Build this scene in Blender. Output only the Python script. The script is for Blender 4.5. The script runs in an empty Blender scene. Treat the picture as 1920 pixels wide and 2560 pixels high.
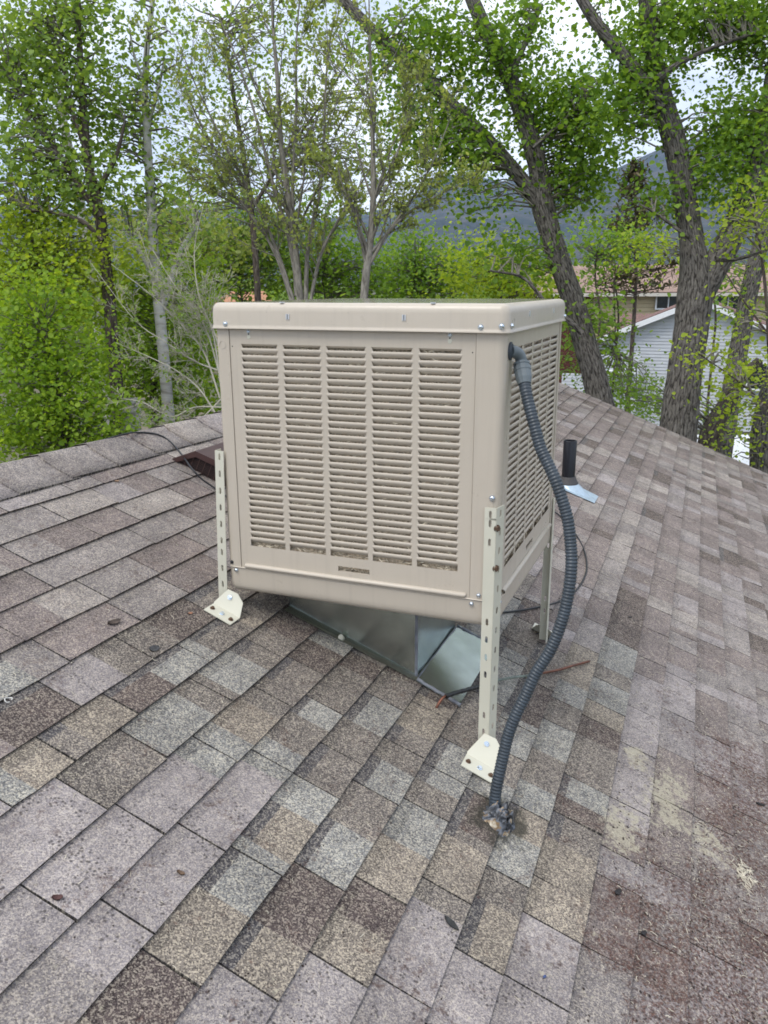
import bpy, bmesh, math, random
import numpy as np
from mathutils import Vector, Matrix, noise

# ------------------------------------------------------------------ camera, sky, sun, exposure
scene = bpy.context.scene
COL = scene.collection
FPX, CAM = 2021.83, np.array([1.34178, -2.06504, 1.05221])
YAW, PITCH, ROLL = -0.377939, -0.271545, -0.003915
def cam_axes():
    fwd = np.array([math.sin(YAW)*math.cos(PITCH), math.cos(YAW)*math.cos(PITCH), math.sin(PITCH)])
    right = np.array([math.cos(YAW), -math.sin(YAW), 0.0]); up = np.cross(right, fwd)
    c, s = math.cos(ROLL), math.sin(ROLL)
    return c*right + s*up, -s*right + c*up, fwd
RIGHT, UP, FWD = cam_axes()
cam_data = bpy.data.cameras.new('camera'); cam = bpy.data.objects.new('camera', cam_data); COL.objects.link(cam)
cam_data.sensor_fit = 'VERTICAL'; cam_data.sensor_height = 36.0; cam_data.sensor_width = 27.0
cam_data.lens = FPX/2560*36.0
cam_data.clip_start = 0.05; cam_data.clip_end = 30000
m3 = Matrix((RIGHT, UP, -FWD)).transposed()
cam.matrix_world = Matrix.Translation(Vector(CAM)) @ m3.to_4x4()
scene.camera = cam

SUN_EL, SUN_AZ = math.radians(58), math.radians(205)      # azimuth measured clockwise from +Y
world = bpy.data.worlds.new('World'); scene.world = world; world.use_nodes = True
wn, wl = world.node_tree.nodes, world.node_tree.links
wn.clear()
wo = wn.new('ShaderNodeOutputWorld'); bg = wn.new('ShaderNodeBackground')
sky = wn.new('ShaderNodeTexSky'); sky.sky_type = 'NISHITA'; sky.sun_disc = False
sky.sun_elevation = SUN_EL; sky.sun_rotation = SUN_AZ; sky.altitude = 1500
tc = wn.new('ShaderNodeTexCoord'); mp = wn.new('ShaderNodeMapping'); mp.inputs['Scale'].default_value = (1, 1, 2.6)
nz = wn.new('ShaderNodeTexNoise'); nz.inputs['Scale'].default_value = 2.3; nz.inputs['Detail'].default_value = 9; nz.inputs['Roughness'].default_value = 0.58
nz.inputs['Distortion'].default_value = 0.35
cr = wn.new('ShaderNodeValToRGB')
cr.color_ramp.elements[0].position = 0.36; cr.color_ramp.elements[0].color = (5.4, 6.3, 7.9, 1)
cr.color_ramp.elements[1].position = 0.60; cr.color_ramp.elements[1].color = (12.0, 12.3, 12.9, 1)
mx = wn.new('ShaderNodeMix'); mx.data_type = 'RGBA'; mx.inputs['Factor'].default_value = 0.88
wl.new(tc.outputs['Generated'], mp.inputs['Vector']); wl.new(mp.outputs['Vector'], nz.inputs['Vector'])
wl.new(nz.outputs['Fac'], cr.inputs['Fac']); wl.new(sky.outputs['Color'], mx.inputs['A']); wl.new(cr.outputs['Color'], mx.inputs['B'])
wl.new(mx.outputs['Result'], bg.inputs['Color']); bg.inputs['Strength'].default_value = 0.1
wl.new(bg.outputs['Background'], wo.inputs['Surface'])

sd = bpy.data.lights.new('sun', 'SUN'); sd.energy = 1.5; sd.angle = math.radians(24); sd.color = (1.0, 0.96, 0.9)
sun = bpy.data.objects.new('sun', sd); COL.objects.link(sun)
sdir = Vector((math.sin(SUN_AZ)*math.cos(SUN_EL), math.cos(SUN_AZ)*math.cos(SUN_EL), math.sin(SUN_EL)))
sun.rotation_euler = sdir.to_track_quat('Z', 'Y').to_euler(); sun.location = (0, 0, 30)
vs = scene.view_settings
vs.view_transform = 'Standard'; vs.look = 'None'; vs.gamma = 1; vs.use_curve_mapping = False; vs.exposure = 0.5
scene.cycles.max_bounces = 6; scene.cycles.diffuse_bounces = 3; scene.cycles.glossy_bounces = 3; scene.cycles.transmission_bounces = 3; scene.cycles.transparent_max_bounces = 6
scene.cycles.volume_bounces = 0
scene.cycles.pixel_filter_type = 'BLACKMAN_HARRIS'; scene.cycles.filter_width = 1.75

# ------------------------------------------------------------------ helpers
RNG = np.random.default_rng(7); random.seed(7)
DS = 1920/1659.0
def ray(px, py):
    return RIGHT*((px-960)/FPX) + UP*(-(py-1280)/FPX) + FWD
def at(px, py, d):                       # photograph pixel + distance along the view axis -> point in the place
    return CAM + ray(px, py)*d
def dp(x, y, d):
    return at(x*DS, y*DS, d)
RA, RZ0, RB, GAM, EXPO, U0 = 0.392554, 0.060107, 0.016032, 0.009428, 0.128341, -0.390443
RS = math.sqrt(1+RA*RA); NRM = np.array([RA, RB, 1.0]); NRM /= np.linalg.norm(NRM)
def RP(u, v, h=0.0):                     # roof coordinates: u down the slope, v along the ridge, h above
    x = u/RS - math.tan(GAM)*v
    return np.array([x, v, RZ0-RA*x-RB*v]) + NRM*h
def roof_at(px, py, h=0.0):
    d = ray(px, py)
    k = (RZ0 - RA*CAM[0] - RB*CAM[1] - CAM[2] + h*math.sqrt(1+RA*RA+RB*RB))/(d[2]+RA*d[0]+RB*d[1])
    return CAM + k*d
def at_y(px, py, y):
    d = ray(px, py); return CAM + d*((y-CAM[1])/d[1])

class MB:
    def __init__(s): s.v = []; s.f = []; s.sm = []
    def add(s, verts, faces, smooth=False):
        o = len(s.v); s.v += [tuple(map(float, p)) for p in verts]
        s.f += [tuple(i+o for i in f) for f in faces]; s.sm += [smooth]*len(faces); return s
    def box(s, x0, x1, y0, y1, z0, z1):
        return s.add([(x0,y0,z0),(x1,y0,z0),(x1,y1,z0),(x0,y1,z0),(x0,y0,z1),(x1,y0,z1),(x1,y1,z1),(x0,y1,z1)],
            [(0,3,2,1),(4,5,6,7),(0,1,5,4),(1,2,6,5),(2,3,7,6),(3,0,4,7)])
    def hexa(s, p):                      # eight corners, bottom ring then top ring
        return s.add(p, [(0,3,2,1),(4,5,6,7),(0,1,5,4),(1,2,6,5),(2,3,7,6),(3,0,4,7)])
    def tube(s, pts, rad, n=8, cap=True, smooth=True):
        pts = np.array(pts, float); m = len(pts)
        rad = np.full(m, rad, float) if np.isscalar(rad) else np.array(rad, float)
        V, F = tube_arrays(pts, rad, n)
        s.add(V, F, smooth)
        if cap:
            o = len(s.v)-n*m
            s.f += [tuple(o+i for i in range(n))[::-1], tuple(o+n*(m-1)+i for i in range(n))]; s.sm += [False, False]
        return s
    def loft(s, rings, close0=False, close1=False, smooth=True):
        n = len(rings[0]); o = len(s.v); V = [p for r in rings for p in r]
        F = [(k*n+i, k*n+(i+1) % n, (k+1)*n+(i+1) % n, (k+1)*n+i) for k in range(len(rings)-1) for i in range(n)]
        s.add(V, F, smooth)
        if close0: s.f.append(tuple(o+i for i in range(n))[::-1]); s.sm.append(False)
        if close1: s.f.append(tuple(o+n*(len(rings)-1)+i for i in range(n))); s.sm.append(False)
        return s
    def dome(s, c, nrm, r, h, n=10):
        a, b = perp(nrm); c = np.array(c, float); nrm = np.array(nrm, float); rings = []
        for t in (0, .35, .7, .92):
            rr = r*math.sqrt(max(0, 1-t*t)); rings.append([c+(a*math.cos(2*math.pi*i/n)+b*math.sin(2*math.pi*i/n))*rr+nrm*h*t for i in range(n)])
        return s.loft(rings, True, True)
    def mesh(s, name):
        me = bpy.data.meshes.new(name); me.from_pydata(s.v, [], s.f)
        me.polygons.foreach_set('use_smooth', s.sm); me.update(); return me
    def build(s, name, mat, parent=None):
        return link(name, s.mesh(name), mat, parent)
def perp(n):
    n = np.array(n, float); n = n/np.linalg.norm(n)
    a = np.cross(n, [0, 0, 1.0]) if abs(n[2]) < .9 else np.cross(n, [0, 1.0, 0]); a /= np.linalg.norm(a)
    return a, np.cross(n, a)
def tube_arrays(pts, rad, n):
    m = len(pts); T = np.gradient(pts, axis=0); T /= np.linalg.norm(T, axis=1)[:, None]+1e-12
    a, b = perp(T[0]); V = []
    for i in range(m):
        a = a - T[i]*np.dot(a, T[i]); a /= np.linalg.norm(a); b = np.cross(T[i], a)
        for k in range(n):
            an = 2*math.pi*k/n; V.append(pts[i]+(a*math.cos(an)+b*math.sin(an))*rad[i])
    F = [(k*n+i, k*n+(i+1) % n, (k+1)*n+(i+1) % n, (k+1)*n+i) for k in range(m-1) for i in range(n)]
    return V, F
def spline(pts, n):                      # Catmull-Rom through the points
    P = np.array(pts, float); P = np.vstack([2*P[0]-P[1], P, 2*P[-1]-P[-2]]); out = []
    L = len(P)-3
    for j in range(n):
        t = j/(n-1)*L; i = min(int(t), L-1); f = t-i; p0, p1, p2, p3 = P[i:i+4]
        out.append(.5*((2*p1)+(-p0+p2)*f+(2*p0-5*p1+4*p2-p3)*f*f+(-p0+3*p1-3*p2+p3)*f**3))
    return np.array(out)
def link(name, me, mat=None, parent=None):
    o = bpy.data.objects.new(name, me); COL.objects.link(o)
    if mat is not None and me is not None and len(me.materials) == 0: me.materials.append(mat)
    if parent is not None:
        o.parent = parent
        if parent.type == 'EMPTY': o.matrix_parent_inverse = Matrix.Translation(-parent.location)
    return o
def tag(o, label=None, cat=None, group=None, kind=None):
    for k, v in (('label', label), ('category', cat), ('group', group), ('kind', kind)):
        if v: o[k] = v
    return o
def thing(name, label, cat, loc=(0, 0, 0), group=None):
    o = bpy.data.objects.new(name, None); COL.objects.link(o); o.empty_display_size = .2
    o.location = Vector(loc)
    return tag(o, label, cat, group)
def srgb(*c):
    return tuple((x/255/12.92 if x/255 <= .04045 else ((x/255+.055)/1.055)**2.4) for x in c)
def mat(name, color, rough=.6, metal=0.0, noise_scale=0, noise_amt=.15, bump=0, bump_scale=200, spec=.5, coords='Object', stretch=(1, 1, 1), detail=5):
    m = bpy.data.materials.new(name); m.use_nodes = True; n, l = m.node_tree.nodes, m.node_tree.links
    b = n['Principled BSDF']; b.inputs['Base Color'].default_value = (*color, 1)
    b.inputs['Roughness'].default_value = rough; b.inputs['Metallic'].default_value = metal; b.inputs['Specular IOR Level'].default_value = spec
    if noise_scale or bump:
        t = n.new('ShaderNodeTexCoord'); mp = n.new('ShaderNodeMapping'); mp.inputs['Scale'].default_value = stretch
        l.new(t.outputs[coords], mp.inputs['Vector'])
    if noise_scale:
        z = n.new('ShaderNodeTexNoise'); z.inputs['Scale'].default_value = noise_scale; z.inputs['Detail'].default_value = detail
        l.new(mp.outputs[0], z.inputs['Vector'])
        r = n.new('ShaderNodeValToRGB'); r.color_ramp.elements[0].position = .3; r.color_ramp.elements[1].position = .7
        r.color_ramp.elements[0].color = (*[c*(1-noise_amt) for c in color], 1); r.color_ramp.elements[1].color = (*[min(1, c*(1+noise_amt)) for c in color], 1)
        l.new(z.outputs['Fac'], r.inputs['Fac']); l.new(r.outputs['Color'], b.inputs['Base Color'])
    if bump:
        z = n.new('ShaderNodeTexNoise'); z.inputs['Scale'].default_value = bump_scale; z.inputs['Detail'].default_value = 3
        l.new(mp.outputs[0], z.inputs['Vector'])
        bp = n.new('ShaderNodeBump'); bp.inputs['Strength'].default_value = bump; bp.inputs['Distance'].default_value = .01
        l.new(z.outputs['Fac'], bp.inputs['Height']); l.new(bp.outputs['Normal'], b.inputs['Normal'])
    return m

def painted_metal(name, col):
    m = mat(name, col, .32); n, l = m.node_tree.nodes, m.node_tree.links; b = n['Principled BSDF']; t = n.new('ShaderNodeTexCoord')
    def nz_(sc, st, det=4, rough=.6):
        mp = n.new('ShaderNodeMapping'); mp.inputs['Scale'].default_value = st; l.new(t.outputs['Object'], mp.inputs[0])
        z = n.new('ShaderNodeTexNoise'); z.inputs['Scale'].default_value = sc; z.inputs['Detail'].default_value = det; z.inputs['Roughness'].default_value = rough; l.new(mp.outputs[0], z.inputs['Vector']); return z.outputs['Fac']
    def mr_(f, a, bb, c=0.0, d=1.0):
        o = n.new('ShaderNodeMapRange'); o.clamp = True
        for k, v in zip(('From Min', 'From Max', 'To Min', 'To Max'), (a, bb, c, d)): o.inputs[k].default_value = v
        l.new(f, o.inputs['Value']); return o.outputs[0]
    def mx_(f, a, bb):
        o = n.new('ShaderNodeMix'); o.data_type = 'RGBA'
        for k, v in (('Factor', f), ('A', a), ('B', bb)):
            if isinstance(v, tuple): o.inputs[k].default_value = (*v, 1)
            else: l.new(v, o.inputs[k])
        return o.outputs['Result']
    streak = mr_(nz_(1, (55, 55, 2.2), 5), .52, .78, 0, .40); dust = mr_(nz_(7, (1, 1, 1), 7, .7), .45, .75, 0, .35)
    c = mx_(streak, col, tuple(x*.80 for x in col)); c = mx_(dust, c, tuple(x*.88+.02 for x in col))
    spot = mr_(nz_(160, (1, 1, 1), 2), .70, .76, 0, .5); c = mx_(spot, c, tuple(x*.62 for x in col)); l.new(c, b.inputs['Base Color'])
    l.new(mr_(nz_(9, (1, 1, 1), 6, .7), .3, .7, .24, .46), b.inputs['Roughness'])
    bp = n.new('ShaderNodeBump'); bp.inputs['Strength'].default_value = .12; bp.inputs['Distance'].default_value = .02; l.new(nz_(5.5, (1, 1, 1), 2), bp.inputs['Height']); l.new(bp.outputs['Normal'], b.inputs['Normal']); return m
BEIGE = painted_metal('beige_paint', (.535, .472, .385))
CAPTOP = mat('tree_reflection_cap_paint', (.30, .28, .20), .13, noise_scale=9, noise_amt=.25, spec=.7, stretch=(1, 4, 1))  # reflection of trees put into the base colour as streaky olive
CREAM = mat('cream_paint', (.62, .60, .49), .4, noise_scale=8, noise_amt=.03)
ZINC = mat('zinc_screw', (.72, .78, .84), .22, 1.0)
RUSTY = mat('rusty_screw', (.13, .08, .05), .7, .3, noise_scale=300, noise_amt=.5)
GALV = mat('galvanised_steel', (.50, .56, .53), .24, 1.0, noise_scale=14, noise_amt=.12, bump=.05, bump_scale=5)
GALV_SEAL = mat('duct_sealant', (.19, .20, .225), .5, 0, noise_scale=40, noise_amt=.2)
BLACKP = mat('black_plastic', (.012, .013, .016), .38)
PIPEBLK = mat('black_pipe', (.006, .007, .011), .32)
CONDUIT = mat('grey_conduit', (.040, .052, .064), .42, noise_scale=30, noise_amt=.25)
CONN = mat('grey_connector', (.13, .155, .165), .45, noise_scale=20, noise_amt=.1)
COPPER = mat('copper', (.20, .085, .055), .45, .6, noise_scale=40, noise_amt=.4)
PATINA = mat('patina_tube', (.17, .20, .17), .6, .2, noise_scale=60, noise_amt=.3)
BROWNV = mat('brown_vent_paint', (.062, .030, .027), .45, noise_scale=20, noise_amt=.15)
DARK = mat('dark_void', (.01, .009, .009), .9)
RUBBER = mat('dark_rubber', (.055, .052, .052), .7)
FLASH = mat('blue_grey_flashing', (.42, .52, .60), .4, .3, noise_scale=25, noise_amt=.12)
TAR = mat('tar', (.03, .033, .04), .35, 0, noise_scale=60, noise_amt=.6, bump=.6, bump_scale=60)

# ------------------------------------------------------------------ the roof
def shingle_material():
    m = bpy.data.materials.new('asphalt_shingle'); m.use_nodes = True; n, l = m.node_tree.nodes, m.node_tree.links
    b = n['Principled BSDF']; b.inputs['Roughness'].default_value = .92; b.inputs['Specular IOR Level'].default_value = .25
    def N(t, **k):
        o = n.new(t)
        for a, v in k.items(): setattr(o, a, v)
        return o
    def mixc(f, a, bb, bt='MIX'):
        o = N('ShaderNodeMix', data_type='RGBA', blend_type=bt)
        for s, x in (('Factor', f), ('A', a), ('B', bb)):
            if isinstance(x, (int, float)): o.inputs[s].default_value = x
            elif isinstance(x, tuple): o.inputs[s].default_value = (*x, 1)
            else: l.new(x, o.inputs[s])
        return o.outputs['Result']
    def mth(op, a, bb=0.0, clamp=False):
        o = N('ShaderNodeMath', operation=op, use_clamp=clamp)
        for i, x in enumerate((a, bb)):
            if isinstance(x, (int, float)): o.inputs[i].default_value = x
            else: l.new(x, o.inputs[i])
        return o.outputs[0]
    def ramp(f, p0, p1):
        o = N('ShaderNodeMapRange', clamp=True); o.inputs['From Min'].default_value = p0; o.inputs['From Max'].default_value = p1
        l.new(f, o.inputs['Value']); return o.outputs[0]
    tint = N('ShaderNodeAttribute', attribute_name='tint').outputs['Color']
    worn = N('ShaderNodeAttribute', attribute_name='worn').outputs['Fac']
    uv = N('ShaderNodeUVMap', uv_map='roof_uv').outputs['UV']
    sep = N('ShaderNodeSeparateXYZ'); l.new(uv, sep.inputs[0]); U, V = sep.outputs['X'], sep.outputs['Y']
    def noi(scale, detail=4, rough=.6, vec=uv, dist=0):
        o = N('ShaderNodeTexNoise', noise_dimensions='2D'); l.new(vec, o.inputs['Vector'])
        o.inputs['Scale'].default_value = scale; o.inputs['Detail'].default_value = detail; o.inputs['Roughness'].default_value = rough; o.inputs['Distortion'].default_value = dist
        return o.outputs['Fac']
    def vor(scale):
        o = N('ShaderNodeTexVoronoi', voronoi_dimensions='2D'); l.new(uv, o.inputs['Vector']); o.inputs['Scale'].default_value = scale
        s = N('ShaderNodeSeparateColor'); l.new(o.outputs['Color'], s.inputs[0]); return s.outputs[0], o.outputs['Distance'], s.outputs[1]
    g1, d1, g1b = vor(330); g2, d2, _ = vor(640)
    fresh = mth('SUBTRACT', 1.0, worn)
    # granules of three tones
    light = mixc(.5, mixc(1.0, tint, (2.5, 2.35, 2.0), 'MULTIPLY'), (.50, .46, .38))
    dark = mixc(1.0, tint, (.34, .33, .35), 'MULTIPLY')
    fl = mth('MULTIPLY', ramp(g1, .66, .78), mth('ADD', .42, mth('MULTIPLY', fresh, .34)))
    fd = mth('MULTIPLY', ramp(g1, .34, .22), mth('ADD', .42, mth('MULTIPLY', fresh, .36)))
    c = mixc(fl, tint, light); c = mixc(fd, c, dark)
    c = mixc(mth('MULTIPLY', ramp(g2, .70, .82), .35), c, light); c = mixc(mth('MULTIPLY', ramp(g2, .30, .18), .35), c, dark)
    big = noi(5.5, 6, .62)
    c = mixc(1.0, c, mixc(ramp(big, .3, .72), (.80, .79, .79), (1.14, 1.13, 1.12)), 'MULTIPLY')
    mid = noi(34, 4, .6)
    c = mixc(1.0, c, mixc(ramp(mid, .3, .7), (.86, .86, .87), (1.1, 1.1, 1.08)), 'MULTIPLY')
    # black pits on the worn shingles
    o = N('ShaderNodeTexVoronoi', voronoi_dimensions='2D'); l.new(uv, o.inputs['Vector']); o.inputs['Scale'].default_value = 75
    pit = mth('MULTIPLY', mth('MULTIPLY', ramp(o.outputs['Distance'], .30, .12), ramp(noi(14, 3), .50, .60)), mth('MULTIPLY', worn, .75))
    c = mixc(pit, c, (.035, .03, .03))
    # brown litter ground into the worn right-hand courses
    def blob(cu, cv, ru, rv):
        a = mth('DIVIDE', mth('SUBTRACT', U, cu), ru); q = mth('DIVIDE', mth('SUBTRACT', V, cv), rv)
        return mth('SUBTRACT', 1.0, mth('ADD', mth('MULTIPLY', a, a), mth('MULTIPLY', q, q)), True)
    red = mth('MAXIMUM', blob(1.60, -.34, .36, .50), mth('MULTIPLY', blob(1.74, .42, .28, .62), .9))
    rn = mth('ADD', mth('MULTIPLY', noi(9, 5, .7, dist=.6), .55), mth('MULTIPLY', noi(52, 5, .75), .45))
    rf = ramp(mth('ADD', mth('MULTIPLY', red, .25), rn), .57, .68)
    rcol = mixc(ramp(g1b, .3, .8), (.042, .022, .018), (.14, .072, .054))
    c = mixc(mth('MULTIPLY', rf, mth('ADD', .12, mth('MULTIPLY', ramp(noi(95, 5, .8), .42, .56), .78))), c, rcol)
    # pale patches where the surface has worn through
    yel = mth('MAXIMUM', mth('MAXIMUM', blob(1.45, .28, .10, .24), blob(1.33, .0, .085, .17)), mth('MAXIMUM', blob(1.345, .40, .06, .10), mth('MULTIPLY', blob(1.58, .18, .12, .16), .7)))
    yn = mth('ADD', mth('MULTIPLY', noi(15, 5, .7, dist=.5), .6), mth('MULTIPLY', noi(70, 4, .7), .4))
    yf = ramp(mth('ADD', mth('MULTIPLY', yel, .17), mth('ADD', mth('MULTIPLY', yn, .7), mth('MULTIPLY', noi(48, 5, .8), .3))), .595, .66)
    c = mixc(mth('MULTIPLY', yf, mth('ADD', .55, mth('MULTIPLY', g1, .4))), c, (.44, .40, .30))
    # soot stain round the conduit
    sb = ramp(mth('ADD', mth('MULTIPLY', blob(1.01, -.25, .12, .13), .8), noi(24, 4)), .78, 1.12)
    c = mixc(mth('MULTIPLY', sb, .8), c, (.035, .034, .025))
    # light spatter left of the litter, a few reddish crumbs on the grey band
    cru = mth('MULTIPLY', mth('MULTIPLY', ramp(noi(40, 5, .75), .52, .66), ramp(noi(4.3, 3), .50, .64)), mth('ADD', .25, worn))
    c = mixc(mth('MULTIPLY', cru, .62), c, (.10, .065, .055))
    # hairline cracks in the oldest shingles
    wv = N('ShaderNodeTexNoise', noise_dimensions='2D'); l.new(uv, wv.inputs['Vector']); wv.inputs['Scale'].default_value = 26; wv.inputs['Detail'].default_value = 3
    av = N('ShaderNodeMix', data_type='VECTOR'); av.inputs['Factor'].default_value = .045; l.new(uv, av.inputs[4]); l.new(wv.outputs['Color'], av.inputs[5])
    ck = N('ShaderNodeTexVoronoi', voronoi_dimensions='2D', feature='DISTANCE_TO_EDGE'); l.new(av.outputs[1], ck.inputs['Vector']); ck.inputs['Scale'].default_value = 5.2
    crk = mth('MULTIPLY', mth('MULTIPLY', ramp(ck.outputs['Distance'], .011, .004), ramp(noi(3.7, 3), .60, .66)), ramp(worn, .75, .95))
    c = mixc(mth('MULTIPLY', crk, .8), c, (.04, .035, .033))
    l.new(c, b.inputs['Base Color'])
    bp = N('ShaderNodeBump'); bp.inputs['Strength'].default_value = .55; bp.inputs['Distance'].default_value = .0016
    hh = mth('ADD', mth('ADD', g1, mth('MULTIPLY', g2, .6)), mth('MULTIPLY', mid, 1.2))
    l.new(hh, bp.inputs['Height']); l.new(bp.outputs['Normal'], b.inputs['Normal'])
    return m
SHING = shingle_material()
PAL = {  # base tints of the granule blends (fresh T,G,B,D; weathered P,O,R,L)
 'T': (.240, .208, .175), 'G': (.252, .250, .240), 'B': (.168, .148, .135), 'D': (.104, .081, .076),
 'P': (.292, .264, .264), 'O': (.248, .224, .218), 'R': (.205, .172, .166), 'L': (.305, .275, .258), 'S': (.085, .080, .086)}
FRESH = 'TGBD'
LJIT = {12: -.016, 4: -.012, 3: .004, 2: -.002}
def line_u(k): return U0 + k*EXPO + LJIT.get(k, ((k*37) % 7-3)*.0009)
CUTS = {0: [-.372, .102], 1: [-.286, -.042, .245], 2: [-.59, -.3, -.059, .20], 3: [-.70, -.412], 4: [-1.026, -.843, -.62], 5: [-.903, -.69], 6: [-1.141, -.875],
 7: [-1.073, -.826, -.51], 8: [-1.106, -.80, -.504], 9: [-1.042, -.741, -.410], 10: [-.911, -.681, -.368, -.195], 11: [-.87, -.573, -.196, .05], 12: [-.70, -.424, -.15, .34, .497, .99],
 13: [-.496, -.364, -.085, .11, .49, .615, .80, 1.20, 1.66], 14: [-.487, -.23, -.113, .12, .45, .72, 1.01], 15: [-.35, -.07, .25, .55], 16: [-.28, .255, .52], 17: [-.1, .415, .70]}
ZONES = {4: [(-2, 'P'), (-1.026, 'G'), (-.96, 'T'), (-.843, 'B'), (-.77, 'T'), (-.62, 'D'), (-.46, 'G'), (-.25, 'B'), (-.05, 'T')],
 5: [(-2, 'P'), (-.903, 'B'), (-.69, 'G'), (-.48, 'B'), (-.36, 'G'), (-.2, 'B'), (0, 'D')],
 6: [(-2, 'P'), (-.66, 'G'), (-.50, 'T'), (-.36, 'B'), (-.22, 'B'), (-.08, 'D'), (.06, 'G')],
 7: [(-2, 'O'), (-1.2, 'P'), (-.56, 'G'), (-.44, 'B'), (-.30, 'G'), (-.2, 'B'), (.02, 'D'), (.12, 'B')],
 8: [(-2, 'B'), (-1.36, 'T'), (-1.26, 'D'), (-1.106, 'T'), (-.93, 'G'), (-.76, 'T'), (-.62, 'G'), (-.504, 'B'), (-.36, 'B'), (-.2, 'G'), (-.04, 'B'), (.12, 'D')],
 9: [(-2, 'P'), (-1.042, 'T'), (-.92, 'D'), (-.741, 'G'), (-.57, 'B'), (-.410, 'G'), (-.28, 'B'), (-.1, 'T'), (.1, 'D')],
 10: [(-2, 'P'), (-.911, 'T'), (-.79, 'D'), (-.681, 'T'), (-.52, 'G'), (-.368, 'B'), (-.27, 'G'), (-.195, 'G'), (-.06, 'B')],
 11: [(-2, 'P'), (-.64, 'B'), (-.573, 'T'), (-.40, 'B'), (-.36, 'D'), (-.196, 'G'), (-.10, 'B'), (.05, 'G'), (.25, 'D')],
 12: [(-2, 'P'), (-.70, 'T'), (-.53, 'B'), (-.424, 'G'), (-.27, 'T'), (-.15, 'G'), (-.03, 'B'), (.15, 'G')],
 13: [(-2, 'P'), (-.496, 'T'), (-.364, 'T'), (-.20, 'B'), (-.085, 'D'), (.0, 'G'), (.11, 'B'), (.36, 'D'), (.49, 'T'), (.62, 'G'), (.8, 'B'), (.92, 'G')]}
VMIN, VMAX, KMIN, KMAX = -2.6, 7.08, -4, 27
trng = random.Random(11)
tabs = []          # (course, v0, v1, zones[(va,vb,cat)])
for k in range(KMIN, KMAX+1):
    cuts = sorted(CUTS.get(k, []))
    if not cuts: cuts = [trng.uniform(-.3, 0)+.5*trng.random()]
    out = list(cuts); x = cuts[0]
    while x > VMIN: x -= trng.choice((.20, .26, .31, .31, .33, .36))*trng.uniform(.93, 1.05); out.append(x)
    x = cuts[-1]
    while x < VMAX: x += trng.choice((.16, .22, .28, .31, .33))*trng.uniform(.93, 1.05); out.append(x)
    out = sorted(max(VMIN, min(VMAX, c)) for c in set(out)); out = [c for i, c in enumerate(out) if i == 0 or c-out[i-1] > .02]
    zs = ZONES.get(k)
    for v0, v1 in zip(out[:-1], out[1:]):
        bounds = [v0, v1]
        if zs: bounds += [z for z, _ in zs if v0+.02 < z < v1-.02]
        if trng.random() < .55 and (not zs or v0 > zs[-1][0]): bounds.append(v0+(v1-v0)*trng.uniform(.3, .7))
        bounds.sort(); zl = []
        for a, b in zip(bounds[:-1], bounds[1:]):
            mid = (a+b)/2; cat = None
            if zs and mid < zs[-1][0]+.15:
                for z, cname in zs:
                    if mid >= z: cat = cname
            if cat is None:
                fresh = 3 <= k <= 13 and -.5 < mid < 1.25+.5*math.sin(k)
                if fresh: cat = trng.choice('TGBBDGBB')
                elif k >= 14 and mid < 1.3: cat = trng.choice('PPRRO')
                elif k <= 6 and mid < 1.6: cat = trng.choice('OOPRRDRG' if k > 1 else 'OOLPRR')
                else: cat = trng.choice('RRROOLPRDR')
            zl.append((a, b, cat))
        tabs.append((k, v0, v1, zl))
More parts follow.
